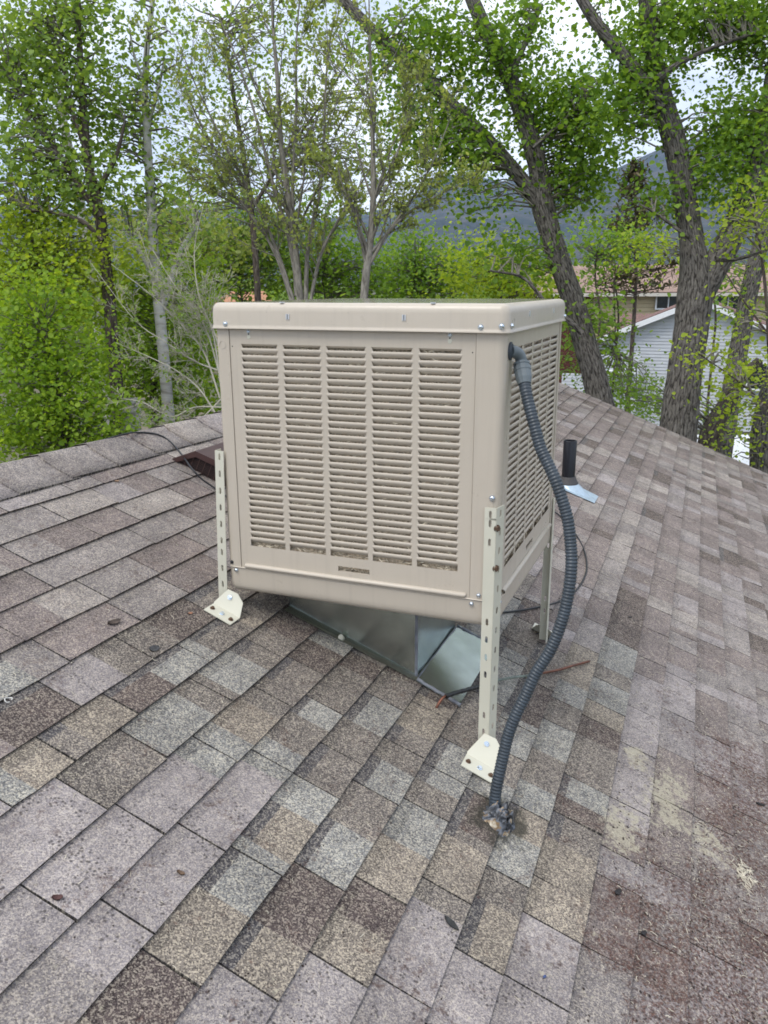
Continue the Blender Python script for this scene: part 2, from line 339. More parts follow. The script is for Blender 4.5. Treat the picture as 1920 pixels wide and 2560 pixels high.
def tab_geo(k, v0, v1, zl, rng):
    """one shingle tab: thin wedge with a thick lower edge, split in colour zones"""
    ut, ub = line_u(k-1), line_u(k)
    gap = .0022; vs_ = [v0+gap] + [b for a, b, c in zl[:-1]] + [v1-gap]; cats = [c for a, b, c in zl]
    if len(vs_) == 2: vs_ = [vs_[0], (vs_[0]+vs_[1])/2, vs_[1]]; cats = cats*2
    lift = rng.choice((0, 0, 0, .001, .002)); curl = [rng.uniform(0, .0022) for _ in vs_]
    if rng.random() < .10: curl[rng.choice((0, -1))] += rng.uniform(.002, .006)
    je = [rng.uniform(-.0022, .0022) for _ in vs_]
    band = .028 + rng.uniform(-.006, .012)
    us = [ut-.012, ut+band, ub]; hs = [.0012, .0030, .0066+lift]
    V, F, C, Wn, UVs = [], [], [], [], []
    m = len(vs_)
    for i, u in enumerate(us):
        for j, v in enumerate(vs_):
            uu = u + (je[j] if i == 2 else 0); hh = hs[i] + (curl[j] if i == 2 else 0)
            vv = v + (rng.uniform(-.0012, .0012) if 0 < j < m-1 else 0)
            V.append(RP(uu, vv, hh)); UVs.append((uu, vv))
    n0 = len(V)
    for j in range(m):                   # lower lip
        V.append(RP(us[2]+je[j]-.0008, vs_[j], .0008+curl[j]*.75+lift*.6)); UVs.append((us[2]+.004, vs_[j]))
    sb = len(V)
    for j in (0, m-1):                   # side skirts
        for i in range(3): V.append(RP(us[i]+(je[j] if i == 2 else 0), vs_[j], .0004)); UVs.append((us[i], vs_[j]))
    jit = [rng.uniform(.88, 1.12) for _ in cats]
    old_ = all(c in 'PORL' for c in cats)
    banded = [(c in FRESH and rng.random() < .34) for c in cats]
    for i in range(2):
        for j in range(m-1):
            F.append((i*m+j, (i+1)*m+j, (i+1)*m+j+1, i*m+j+1))
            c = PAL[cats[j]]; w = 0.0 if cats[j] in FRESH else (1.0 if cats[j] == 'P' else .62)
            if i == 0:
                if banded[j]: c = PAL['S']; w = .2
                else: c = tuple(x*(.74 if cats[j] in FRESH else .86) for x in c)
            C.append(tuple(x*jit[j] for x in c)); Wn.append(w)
    for j in range(m-1):
        F.append((2*m+j, n0+j, n0+j+1, 2*m+j+1)); C.append((.05, .047, .046)); Wn.append(.2)
    for q, j in enumerate((0, m-1)):
        o = sb+q*3
        for i in range(2):
            f = (i*m+j, o+i, o+i+1, (i+1)*m+j); F.append(f if q == 0 else f[::-1]); C.append((.05, .047, .046)); Wn.append(.2)
    return V, F, C, Wn, UVs
def shingle_mesh(name, parts):
    V, F, C, Wn, UVs = [], [], [], [], []
    for p in parts:
        o = len(V); V += [tuple(map(float, x)) for x in p[0]]; F += [tuple(i+o for i in f) for f in p[1]]; C += p[2]; Wn += p[3]; UVs += p[4]
    me = bpy.data.meshes.new(name); me.from_pydata(V, [], F); me.update()
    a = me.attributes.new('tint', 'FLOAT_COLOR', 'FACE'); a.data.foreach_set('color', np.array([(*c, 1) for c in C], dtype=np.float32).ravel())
    a = me.attributes.new('worn', 'FLOAT', 'FACE'); a.data.foreach_set('value', np.array(Wn, dtype=np.float32))
    lay = me.uv_layers.new(name='roof_uv'); idx = np.zeros(len(me.loops), dtype=np.int32); me.loops.foreach_get('vertex_index', idx)
    lay.data.foreach_set('uv', np.array(UVs, dtype=np.float32)[idx].ravel())
    me.materials.append(SHING); return me
ROOF = thing('house_roof', 'weathered grey-brown asphalt shingle roof the cooler stands on, with a ridge at the left', 'roof')
def px_size(k, v0, v1):
    P = RP((line_u(k-1)+line_u(k))/2, (v0+v1)/2)-CAM; z = float(P @ FWD)
    if z < .3: return 0
    x, y = 960+FPX*float(P @ RIGHT)/z, 1280-FPX*float(P @ UP)/z
    if x < -120 or x > 2040 or y > 2680 or y < 0: return 0
    return (v1-v0)/z/z
ranked = sorted(range(len(tabs)), key=lambda i: -px_size(*tabs[i][:3]))
big = set(ranked[:292]); far_parts = []
for i, (k, v0, v1, zl) in enumerate(tabs):
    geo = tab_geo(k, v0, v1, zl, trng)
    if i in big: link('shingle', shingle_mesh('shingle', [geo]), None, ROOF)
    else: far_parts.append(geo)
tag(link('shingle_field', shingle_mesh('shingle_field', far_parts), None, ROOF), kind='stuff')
# deck under the shingles, far slope beyond the ridge, gable wall
UR, UE = -1.03, line_u(KMAX)+.03
DECK = mat('roof_deck', (.02, .018, .018), .9)
OSIDING = mat('own_wall_paint', (.42, .38, .32), .7)
RIDGE_H = RP(UR, 0)
mb = MB()
def back(v, s, h=0.0):                   # far slope, s metres down from the ridge
    p = RP(UR, v); return p + np.array([-s*.93, 0, -s*.365]) + np.array([-RA, 0, 1])/RS*h
for (a, b) in ((VMIN, VMAX-.015),):
    mb.hexa([RP(UR, a, -.10), RP(UE, a, -.10), RP(UE, b, -.10), RP(UR, b, -.10), RP(UR, a, 0), RP(UE, a, 0), RP(UE, b, 0), RP(UR, b, 0)])
mb.hexa([back(VMIN, 4, -.1), back(VMIN, .02, -.1), back(VMAX, .02, -.1), back(VMAX, 4, -.1), back(VMIN, 4), back(VMIN, .02), back(VMAX, .02), back(VMAX, 4)])
mb.build('roof_deck', DECK, ROOF)
mb = MB(); GZ = -4.3
mb.hexa([(-4.2, VMIN+.4, GZ), (3.0, VMIN+.4, GZ), (3.0, VMAX-.4, GZ), (-4.2, VMAX-.4, GZ), (-4.2, VMIN+.4, -1.35), (3.0, VMIN+.4, -1.35), (3.0, VMAX-.4, -1.35), (-4.2, VMAX-.4, -1.35)])
mb.build('house_wall', OSIDING, ROOF)
# ridge caps
crng = random.Random(3)
vv = -1.6; ncap = 0
while vv < VMAX-.05:
    L = .30; tint = PAL[crng.choice('OOLPOR')]; j = crng.uniform(.92, 1.1); c = tuple(x*j for x in tint)
    V, F, C, Wn, UVs = [], [], [], [], []
    us = (-.848+crng.uniform(-.003, .003), -.92, -.985, -1.02); h0, h1 = .0085, .0155
    e1 = min(vv+L, VMAX)
    for (v, hh) in ((vv, h1), (vv+L*.5, (h0+h1)/2), (e1, h0)):
        for u in us: V.append(RP(u, v, hh+(.012 if u < -1.01 else (.004 if u < -.97 else 0)))); UVs.append((u, v))
        V.append(back(v, .035, hh+.010)); UVs.append((-1.08, v)); V.append(back(v, .18, hh)); UVs.append((-1.2, v))
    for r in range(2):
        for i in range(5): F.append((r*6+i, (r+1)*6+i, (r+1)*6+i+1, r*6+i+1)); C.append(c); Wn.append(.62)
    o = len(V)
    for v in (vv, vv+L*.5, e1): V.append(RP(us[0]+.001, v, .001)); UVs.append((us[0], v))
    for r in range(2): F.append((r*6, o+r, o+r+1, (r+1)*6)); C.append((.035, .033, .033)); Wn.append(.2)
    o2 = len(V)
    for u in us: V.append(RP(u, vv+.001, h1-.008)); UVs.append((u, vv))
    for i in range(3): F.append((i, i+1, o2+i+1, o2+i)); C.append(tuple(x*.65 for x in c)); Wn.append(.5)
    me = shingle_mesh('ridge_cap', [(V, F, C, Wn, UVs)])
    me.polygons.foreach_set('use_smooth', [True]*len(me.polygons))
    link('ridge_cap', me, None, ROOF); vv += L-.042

# ------------------------------------------------------------------ small reusable hardware
def screw_mesh(name, r, h, mat_, washer=True):
    mb = MB()
    if washer: mb.loft([[(math.cos(t*math.pi/6)*r*1.0, math.sin(t*math.pi/6)*r*1.0, z) for t in range(12)] for z in (0, h*.25)], False, True)
    mb.dome((0, 0, h*.2), (0, 0, 1), r*.86, h)
    mb.box(-r*.5, r*.5, -r*.09, r*.09, h*1.0, h*1.16); mb.box(-r*.09, r*.09, -r*.5, r*.5, h*1.0, h*1.15)
    me = mb.mesh(name); me.materials.append(mat_); return me
SCREW = screw_mesh('screw', .0068, .0045, ZINC); RSCREW = screw_mesh('bolt', .0062, .005, RUSTY)
def hexbolt_mesh(name, mat_):
    mb = MB(); mb.loft([[(math.cos(t*math.pi/8)*.0085, math.sin(t*math.pi/8)*.0085, z) for t in range(16)] for z in (0, .0015)], False, True)
    mb.loft([[(math.cos(t*math.pi/3)*.0058, math.sin(t*math.pi/3)*.0058, z) for t in range(6)] for z in (.0015, .0065)], False, True, False)
    me = mb.mesh(name); me.materials.append(mat_); return me
HEXZ = hexbolt_mesh('bolt', ZINC); HEXR = hexbolt_mesh('rusty_bolt', RUSTY)
def fix(me, name, pos, nrm, parent, spin=0.0, scale=1.0):
    o = link(name, me, None, parent); o.location = Vector(pos)
    o.rotation_mode = 'QUATERNION'; q = Vector(nrm).to_track_quat('Z', 'Y'); o.rotation_quaternion = q @ Matrix.Rotation(spin, 3, 'Z').to_quaternion()
    o.scale = (scale,)*3; return o

# ------------------------------------------------------------------ evaporative cooler
BX0, BX1, BY0, BY1 = -.010, .858, 0.0, .846
COOL = thing('evaporative_cooler', 'boxy beige evaporative cooler with louvered sides on four slotted legs', 'cooler', (.43, .42, RZ0-.17))
def rrect(x0, x1, y0, y1, r, z, n=5):
    out = []
    for cx, cy, a0 in ((x1-r, y0+r, -90), (x1-r, y1-r, 0), (x0+r, y1-r, 90), (x0+r, y0+r, 180)):
        for i in range(n+1):
            a = math.radians(a0+90*i/n); out.append((cx+r*math.cos(a), cy+r*math.sin(a), z))
    return out
def rings(x0, x1, y0, y1, r, prof):
    return [rrect(x0+i, x1-i, y0+i, y1-i, max(.004, r-i), z) for i, z in prof]
# cap
X0, X1, Y0, Y1 = BX0-.008, BX1+.008, BY0-.008, BY1+.008
mb = MB(); mb.loft(rings(X0, X1, Y0, Y1, .026, [(.010, .945), (.001, .9405), (-.005, .9375), (-.0055, .9385), (-.001, .943), (.0, .950), (.0005, .985), (.0022, .995), (.006, 1.003), (.0125, 1.0085), (.022, 1.0105), ]), False, False)
cap = mb.build('cap', BEIGE, COOL)
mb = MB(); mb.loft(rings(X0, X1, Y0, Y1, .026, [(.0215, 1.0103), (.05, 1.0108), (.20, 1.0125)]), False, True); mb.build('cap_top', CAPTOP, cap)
# water pan
mb = MB(); mb.loft(rings(BX0, BX1, BY0, BY1, .024, [(.012, .2075), (-.0035, .2068), (-.0040, .2055), (-.0005, .2035), (.0, .20), (.0015, .155), (.003, .142), (.007, .132), (.014, .1255), (.025, .1235)]), False, True)
pan = mb.build('water_pan', BEIGE, COOL)
# corner posts
def post(cx, cy, sx, sy, wx, wy):
    """rounded corner post; cx,cy outer corner, sx,sy directions inward"""
    r = .022; prof = [(wx, .012), (wx, 0)]
    for i in range(7):
        a = math.radians(90*i/6); prof.append((r-r*math.sin(a), r-r*math.cos(a)))
    prof += [(0, wy), (.012, wy)]
    mb = MB(); rg = []
    for z in (.205, .215, .55, .93, .945):
        rg.append([(cx+sx*a, cy+sy*b, z) for a, b in prof])
    n = len(prof); V = [p for g in rg for p in g]
    F = [(k*n+i, k*n+i+1, (k+1)*n+i+1, (k+1)*n+i) for k in range(len(rg)-1) for i in range(n-1)]
    mb.add(V, F, False); o = mb.build('corner_post', BEIGE, COOL)
    for p, ii in zip(o.data.polygons, range(len(F))): p.use_smooth = 2 <= (ii % (n-1)) <= 7
    return o
posts = [post(BX0, BY0, 1, 1, .049, .049), post(BX1, BY0, -1, 1, .078, .047), post(BX1, BY1, -1, -1, .05, .047), post(BX0, BY1, 1, -1, .05, .047)]
# louvered panels
PITCH_L, NROW, NCOL, BAR = .01979, 31, 5, .0151
def slat_mesh(w):
    mb = MB(); s = .0072; c = .0065; oh = PITCH_L-s
    prof = [(.0042, s+.0006), (.0012, s+.0004), (.0002, s-.0006), (0, .0016), (.0006, .0004)]
    flap = [(.0012, -.0012), (.0052, -.0054), (.0090, -.0093)]
    ins = [.0010, .0035, .0065]
    V = []; 
    for y, z in prof: V += [(0, y, z), (w, y, z)]
    for (y, z), i in zip(flap, ins): V += [(i, y, z), (w-i, y, z)]
    F = [(2*i, 2*i+2, 2*i+3, 2*i+1) for i in range(len(V)//2-1)]
    mb.add(V, F, False); mb.sm = [True]*len(F)
    mb.add([(0, .0006, s-.0008), (c, .0006, s), (.0012, .0006, s+oh*.92), (0, .0006, s+oh*.95)], [(0, 1, 2, 3)])
    mb.add([(w, .0006, s-.0008), (w-c, .0006, s), (w-.0012, .0006, s+oh*.92), (w, .0006, s+oh*.95)], [(0, 3, 2, 1)])
    me = mb.mesh('louver_slat'); me.materials.append(BEIGE); return me
FX0, FX1, FZ0, FZ1 = .0768, .7424, .2814, .8948
CW = (FX1-FX0-4*BAR)/5
SLAT = slat_mesh(CW)
def pad_material():
    m = mat('aspen_pad', (.74, .63, .47), .85, noise_scale=55, noise_amt=.4); return m
PADM = pad_material(); PADB = mat('pad_backing', (.46, .37, .26), .95, noise_scale=120, noise_amt=.6)
def pad_mesh(x0, x1, z0, z1, n, rng):
    """wood-wool pad: a backing sheet with curled fibres in front of it"""
    mb = MB(); mb.box(x0, x1, .018, .06, z0, z1)
    for _ in range(n):
        c = np.array([rng.uniform(x0, x1), rng.uniform(.0085, .022), rng.uniform(z0, z1)]); a = rng.uniform(-.9, .9); L = rng.uniform(.006, .018)
        d = np.array([math.cos(a), rng.uniform(-.25, .25), math.sin(a)])*L; b = np.array([-d[2], 0, d[0]])*rng.uniform(-.5, .5); w = np.array([0, rng.uniform(-.0006, .0006), rng.uniform(.0005, .0011)])
        p = [c-d*.5, c+b*.5, c+d*.5]
        mb.add([p[0]-w, p[0]+w, p[1]-w, p[1]+w, p[2]-w, p[2]+w], [(0, 2, 3, 1), (2, 4, 5, 3)], False)
    me = mb.mesh('aspen_pad'); me.materials.append(PADM); me.materials.append(PADB)
    for p in me.polygons[:6]: p.material_index = 1
    return me
prng = random.Random(5)
PADMESH = pad_mesh(.055, .765, .225, .915, 9000, prng)
def panel(name, px0, px1, fx0, fx1, M, slats=True, tray=True):
    """sheet-metal panel in a local frame (x along, y inward, z up), placed with matrix M"""
    z0, z1 = .2075, .936; y = .0025; mb = MB(); cw = (fx1-fx0-4*BAR)/5
    def sheet(a, b, c, d): mb.add([(a, y, c), (b, y, c), (b, y, d), (a, y, d)], [(0, 1, 2, 3)])
    sheet(px0, fx0, z0, z1); sheet(fx1, px1, z0, z1); sheet(fx0, fx1, FZ1, z1)
    for i in range(4): a = fx0+cw*(i+1)+BAR*i; sheet(a, a+BAR, FZ0, FZ1)
    # lower border with the drain slot
    sx0, sx1, sz0, sz1 = fx0+(fx1-fx0)*.445, fx0+(fx1-fx0)*.597, .236, .2515
    sheet(fx0, sx0, z0, FZ0); sheet(sx1, fx1, z0, FZ0); sheet(sx0, sx1, z0, sz0); sheet(sx0, sx1, sz1, FZ0)
    for a in (sx0, sx1): mb.add([(a, y, sz0), (a, y+.006, sz0), (a, y+.006, sz1), (a, y, sz1)], [(0, 1, 2, 3)])
    mb.add([(sx0, y, sz0), (sx1, y, sz0), (sx1, y+.006, sz0), (sx0, y+.006, sz0)], [(0, 1, 2, 3)])
    mb.add([(sx0, y, sz1), (sx1, y, sz1), (sx1, y+.006, sz1), (sx0, y+.006, sz1)], [(3, 2, 1, 0)])
    # edge returns and raised bead round the louvre field, rolled sill at the bottom
    for a in (px0, px1): mb.add([(a, y, z0), (a, y, z1), (a, y+.012, z1), (a, y+.012, z0)], [(0, 1, 2, 3)])
    for i in range(5):
        for a in (fx0+(cw+BAR)*i, fx0+(cw+BAR)*i+cw): mb.add([(a, y, FZ0), (a, y+.004, FZ0), (a, y+.004, FZ1), (a, y, FZ1)], [(0, 1, 2, 3)])
        a = fx0+(cw+BAR)*i
        mb.add([(a, y, FZ1), (a+cw, y, FZ1), (a+cw-.003, y+.006, FZ1-.006), (a+.003, y+.006, FZ1-.006)], [(3, 2, 1, 0)])
    o = link(name, mb.mesh(name), BEIGE, COOL); o.matrix_basis = M
    mb = MB(); a, b = px0+.016, px1-.012
    prof = [(.002, .2215), (-.004, .2205), (-.0075, .2175), (-.0085, .2135), (-.0068, .2095), (-.001, .2080)]
    V = []
    for i, (yy, zz) in enumerate(prof): V += [(a, yy, zz), ((a+b)/2, yy-.0006, zz), (b-.004, yy, zz), (b+.003*math.sin(i), yy+.003, zz-.001)]
    F = [(4*i+j, 4*i+4+j, 4*i+5+j, 4*i+1+j) for i in range(len(prof)-1) for j in range(3)]
    mb.add(V, F, True); mb.build('sill', BEIGE, o)
    sx = cw/CW
    if slats:
        for i in range(NCOL):
            for r in range(1, NROW):
                s = link('louver_slat', SLAT, None, o); s.location = (fx0+(cw+BAR)*i, y-.0004, FZ0+PITCH_L*r); s.scale = (sx, 1, 1)
    else:
        jb = MB()
        for i in range(NCOL):
            for r in range(1, NROW):
                jb.add([(v.co.x*sx+fx0+(cw+BAR)*i, v.co.y+y-.0004, v.co.z+FZ0+PITCH_L*r) for v in SLAT.vertices], [tuple(p.vertices) for p in SLAT.polygons])
        tag(jb.build('louver_slats', BEIGE, o), kind='stuff')
    p = link('aspen_pad', PADMESH, None, o); p.scale = ((px1-px0-.02)/.71, 1, 1); p.location = (px0+.01-.055*p.scale[0], 0, 0)
    return o
ID = Matrix.Identity(4)
front = panel('louver_panel', .0405, .7785, FX0, FX1, ID)
MR = Matrix.Translation((BX1, 0, 0)) @ Matrix.Rotation(math.radians(90), 4, 'Z')
side = panel('louver_panel', .0485, .797, .085, .765, MR)
ML = Matrix.Translation((BX0, BY1, 0)) @ Matrix.Rotation(math.radians(-90), 4, 'Z')
panel('louver_panel', .0485, .797, .085, .765, ML, False)
MB_ = Matrix.Translation((BX1, BY1, 0)) @ Matrix.Rotation(math.radians(180), 4, 'Z')
panel('louver_panel', .0515, .8165, .09, .778, MB_, False)
mb = MB(); mb.box(BX0+.07, BX1-.07, BY0+.07, BY1-.07, .16, .93); mb.build('inner_housing', DARK, COOL)
# cap screws, clips, keyhole slots, plug, knock-out ring
for x, z in ((.035, .951), (.793, .952), (.847, .955)): fix(SCREW, 'screw', (x, Y0-.0002, z), (0, -1, 0), cap, random.random()*3, 1.12)
for y, z in ((.02, .955), (.823, .953)): fix(SCREW, 'screw', (X1+.0002, y, z), (1, 0, 0), cap, random.random()*3, 1.1)
fix(SCREW, 'screw', (X0-.0002, .03, .951), (-1, 0, 0), cap, 0, 1.1)
CLIPM = mat('clip_steel', (.75, .76, .78), .3, .6)
def clip_mesh():
    mb = MB(); mb.box(-.0052, -.0012, -.0016, .001, -.0075, .0075); mb.box(.0012, .0052, -.0016, .001, -.0075, .0075); mb.box(-.0012, .0012, -.0004, .001, -.006, .006)
    me = mb.mesh('cap_clip'); me.materials.append(CLIPM); me.materials.append(BLACKP)
    for i in range(12, 18): me.polygons[i].material_index = 1
    return me
CLIP = clip_mesh()
for x, z in ((.238, .973), (.584, .974)):
    c = link('cap_clip', CLIP, None, cap); c.location = (x, Y0-.0003, z)
for y, z in ((.237, .979), (.609, .977)):
    c = link('cap_clip', CLIP, None, cap); c.location = (X1+.0003, y, z); c.rotation_euler = (0, 0, math.pi/2)
for x in (.215, .66):
    mb = MB(); mb.box(x-.006, x+.006, .0, .01, 1.0098, 1.0128); mb.build('cap_clip', CLIPM, cap)
for x in (.104, .708):
    fix(SCREW, 'screw', (x, .0018, .930), (0, -1, 0), front, 0, .85)
    mb = MB(); mb.loft([[(x+math.cos(t*math.pi/6)*.0058, .0022, .915+math.sin(t*math.pi/6)*.0068) for t in range(12)], [(x+math.cos(t*math.pi/6)*.0045, .0012, .915+math.sin(t*math.pi/6)*.0055) for t in range(12)]], False, True)
    mb.build('keyhole_cover', CREAM, front)
    mb = MB(); mb.box(x-.0016, x+.0016, .0014, .004, .918, .929); mb.build('keyhole_slot', DARK, front)
for x in (.0475, .770):
    mb = MB(); mb.dome((x, .0028, .887), (0, -1, 0), .0024, .0006, 8); mb.build('screw_hole', DARK, front)
mb = MB(); mb.loft([[(.0165+math.cos(t*math.pi/12)*r, -.0002-d, .891+math.sin(t*math.pi/12)*r) for t in range(24)] for r, d in ((.0118, 0), (.0113, .0007), (.0104, .0007), (.0099, 0))]); mb.build('knock_out', BEIGE, posts[0])
mb = MB(); mb.dome((.0065, -.001, .2195), (0, -1, 0), .0062, .004, 12); mb.build('plug', BLACKP, posts[0])
for x, z in ((.021, .1945), (.786, .191)): fix(SCREW, 'screw', (x, BY0-.001, z), (0, -1, 0), pan, .4, 1.0)
fix(SCREW, 'screw', (.806, BY0-.0005, .2195), (0, -1, 0), posts[1], .9, 1.0)
for y, z in ((.030, .222), (.036, .194)): fix(SCREW, 'screw', (BX1+.0005, y, z), (1, 0, 0), pan, .2, .9)
fix(SCREW, 'screw', (.8355, BY0-.0008, .503), (0, -1, 0), posts[1], .2, 1.25)
# legs with slotted holes
def flange(mb, tl, tr, bl, br, slots, th=.0022, half=.0108, sw=.24, end=.0):
    """flat bar between four corners with slotted holes at the given distances from the top"""
    tl, tr, bl, br = map(lambda p: np.array(p, float), (tl, tr, bl, br)); L = np.linalg.norm(bl-tl)
    nv = np.cross(tr-tl, bl-tl); nv /= np.linalg.norm(nv)
    def P(s, t, off=0): return (tl*(1-s)+tr*s)*(1-t/L)+(bl*(1-s)+br*s)*(t/L)+nv*off*th
    cell = half+.004; ts = [0]
    for s_ in slots:
        for side_ in (-.5, .5):
            lo, hi = s_-cell, s_+cell
    cuts = sorted(slots); prev = 0
    for off in (-.5, .5):
        prev = 0
        for s_ in cuts+[None]:
            e = L if s_ is None else s_-cell
            f = [(0, 1, 2, 3)] if off < 0 else [(3, 2, 1, 0)]
            if e > prev: mb.add([P(0, prev, off), P(0, e, off), P(1, e, off), P(1, prev, off)], f)
            if s_ is None: break
            oct_ = [(.5-sw*.5*math.cos(a), s_-(half-.004)*(1 if math.sin(a) > 0 else -1)-.004*math.sin(a)) for a in [math.radians(x) for x in (0.01, 60, 120, 179.9, 180.1, 240, 300, 359.9)]]
            R = [(0, s_-cell), (1, s_-cell), (1, s_+cell), (0, s_+cell)]
            V = [P(*r, off) for r in R]+[P(*o_, off) for o_ in oct_]
            F = [(0, 4, 5, 6, 7, 1), (1, 7, 8, 2), (2, 8, 9, 10, 11, 3), (3, 11, 4, 0)]
            mb.add(V, F if off < 0 else [x[::-1] for x in F])
            if off > 0:
                V = [P(*o_, .5) for o_ in oct_]+[P(*o_, -.5) for o_ in oct_]
                mb.add(V, [(i, (i+1) % 8, 8+(i+1) % 8, 8+i) for i in range(8)])
            prev = s_+cell
    for s_ in (0, 1): mb.add([P(s_, 0, -.5), P(s_, L, -.5), P(s_, L, .5), P(s_, 0, .5)], [(0, 1, 2, 3)])
    for t in (0, L): mb.add([P(0, t, -.5), P(1, t, -.5), P(1, t, .5), P(0, t, .5)], [(0, 1, 2, 3)])
def foot(leg, uc, v_near, v_bend, ytop, sgn, bolts=True):
    """bent steel foot: plate on the shingles and a clipped plate leaning against the leg"""
    mb = MB(); h0, h1 = .009, .0115
    q = [(uc-.05, v_near), (uc+.05, v_near), (uc+.05, v_bend), (uc-.05, v_bend)]
    if sgn < 0: q = q[::-1]
    mb.hexa([RP(*a, h0) for a in q]+[RP(*a, h1) for a in q])
    base = lambda u, v, z, dy: RP(u, v, h1) + np.array([0, dy, z])
    dy = ytop-v_bend
    pts = [base(uc-.05, v_bend, 0, 0), base(uc+.05, v_bend, 0, 0), base(uc+.049, v_bend, .040, dy*.75), base(uc+.026, v_bend, .056, dy*1.0), base(uc-.012, v_bend, .054, dy*.97), base(uc-.0495, v_bend, .004, dy*.1)]
    off = np.array([0, .0022*sgn, .0005]); n = 6
    mb.add(pts+[p+off for p in pts], [tuple(range(n))[::-1], tuple(range(n, 2*n))]+[(i, (i+1) % n, n+(i+1) % n, n+i) for i in range(n)])
    f = mb.build('foot', CREAM, leg)
    if bolts:
        vm = (v_near+v_bend)/2
        for u, me in ((uc-.036, HEXR), (uc+.0, HEXZ), (uc+.036, HEXR)): fix(me, 'bolt', RP(u, vm-.004*(u > uc), h1), NRM, leg, random.random(), .95)
        p = (pts[2]+pts[3]+pts[4]+pts[5])/4; fix(HEXZ, 'bolt', p+np.array([-.002, -.0018*sgn, 0]), (0, -1*sgn, .45), leg, .3, .95)
def zroof(x, y): return RZ0-RA*x-RB*y
S = .0528
# front left leg
mb = MB(); zt, zb = .575, zroof(-.03, -.01)+.028
flange(mb, (-.0275, -.006, zt), (.0025, -.006, zt), (-.0430, -.010, zb+.005), (-.0120, -.010, zb-.006), [.018+S*i for i in range(6)]+[.018+S*6-.015+S*i for i in range(4)])
flange(mb, (-.0275, .026, zt), (-.0275, -.006, zt), (-.0430, .022, zb), (-.0430, -.010, zb), [.018+S*i for i in range(9)])
leg = mb.build('leg', CREAM, COOL)
for z in (.537, .393): fix(HEXR, 'bolt', (-.0275-(.575-z)*.0155/.5, .008, z), (-1, 0, 0), leg, .2, 1.15)
foot(leg, -.0, -.100, -.044, -.0125, 1)
# front right leg
mb = MB(); zt, zb = .478, zroof(.835, -.01)+.026
flange(mb, (.8175, -.006, zt), (.8495, -.006, zt), (.8195, -.009, zb+.006), (.8500, -.009, zb-.006), [.019, .044, .097, .329, .382, .436, .489, .617, .670, .722])
flange(mb, (.8495, -.006, zt), (.8630, .026, zt+.003), (.8500, -.009, zb), (.8630, .022, zb), [.02, .072, .125, .178, .236, .30, .36, .42, .48, .54, .60, .66])
leg = mb.build('leg', CREAM, COOL)
for z in (.421, .306): fix(HEXR, 'bolt', (.8515, -.002, z), (.75, -.66, 0), leg, .2, 1.2)
foot(leg, .907, -.132, -.070, -.0115, 1)
# back right leg
mb = MB(); zt, zb = .30, zroof(.86, .85)+.02
flange(mb, (.8630, .822, zt), (.8630, .852, zt), (.8630, .822, zb), (.8630, .852, zb), [.03, .13, .185, .45])
flange(mb, (.8630, .852, zt), (.8310, .852, zt), (.8630, .852, zb), (.8310, .852, zb), [.03, .13, .185, .40, .45])
leg = mb.build('leg', CREAM, COOL); foot(leg, .905, .965, .905, .857, -1)
# back left leg
mb = MB(); zb = zroof(-.015, .85)+.02
flange(mb, (-.015, .822, .575), (-.015, .852, .575), (-.015, .822, zb), (-.015, .852, zb), [.018+S*i for i in range(8)])
flange(mb, (-.015, .852, .575), (.017, .852, .575), (-.015, .852, zb), (.017, .852, zb), [.018+S*i for i in range(8)])
leg = mb.build('leg', CREAM, COOL); foot(leg, .0, .965, .905, .857, -1)

# ------------------------------------------------------------------ sheet-metal duct under the cooler
DUCT = thing('sheet_metal_duct', 'shiny galvanised sheet metal duct between the cooler and the roof', 'duct', RP(.37, .38))
A, B, C_, D_ = RP(.131, .153), RP(.610, .160), RP(.610, .612), RP(.131, .605); top = .128
mb = MB()
for p, q in ((A, B), (B, C_), (C_, D_), (D_, A)):
    n_ = 6; V = []
    for j in range(5):
        for i in range(n_+1):
            s = i/n_; t = j/4; b = p*(1-s)+q*s; z = b[2]*(1-t)+top*t
            nv = np.cross(q-p, [0, 0, 1]); nv /= np.linalg.norm(nv); wv = .004*math.sin(math.pi*s)*math.sin(math.pi*t)
            V.append((b[0]-nv[0]*wv, b[1]-nv[1]*wv, z))
    mb.add(V, [(j*(n_+1)+i, j*(n_+1)+i+1, (j+1)*(n_+1)+i+1, (j+1)*(n_+1)+i) for j in range(4) for i in range(n_)], True)
mb.build('duct_wall', GALV, DUCT)
mb = MB()      # front hem lying on the shingles
mb.hexa([RP(.118, .128, .008), RP(.612, .142, .008), RP(.612, .158, .008), RP(.128, .152, .008), RP(.118, .128, .010), RP(.612, .142, .010), RP(.612, .160, .020), RP(.128, .155, .020)])
mb.build('front_hem', GALV, DUCT)
mb = MB()
mb.hexa([RP(.606, .142, .0085), RP(.768, .140, .0085), RP(.768, .63, .0085), RP(.612, .63, .0085), RP(.606, .142, .0105), RP(.768, .140, .0105), RP(.768, .63, .0105), RP(.612, .63, .0105)])
mb.build('flashing_apron', GALV, DUCT)
mb = MB()
for a, b, r in ((RP(.612, .150, .014), RP(.770, .143, .011), .0062), (RP(.612, .615, .012), RP(.768, .626, .011), .005), (RP(.611, .16, .010), RP(.611, .61, .011), .003)):
    pts = [a+(b-a)*t + np.array([random.uniform(-.0015, .0015) for _ in range(3)]) for t in np.linspace(0, 1, 12)]
    mb.tube(pts, [r*random.uniform(.75, 1.15) for _ in pts], 7)
mb.tube([B+np.array([.001, -.001, .004+(top-B[2])*t]) for t in np.linspace(0, 1, 12)], [.0055*random.uniform(.8, 1.2) for _ in range(12)], 7)
mb.build('sealant_seam', GALV_SEAL, DUCT)
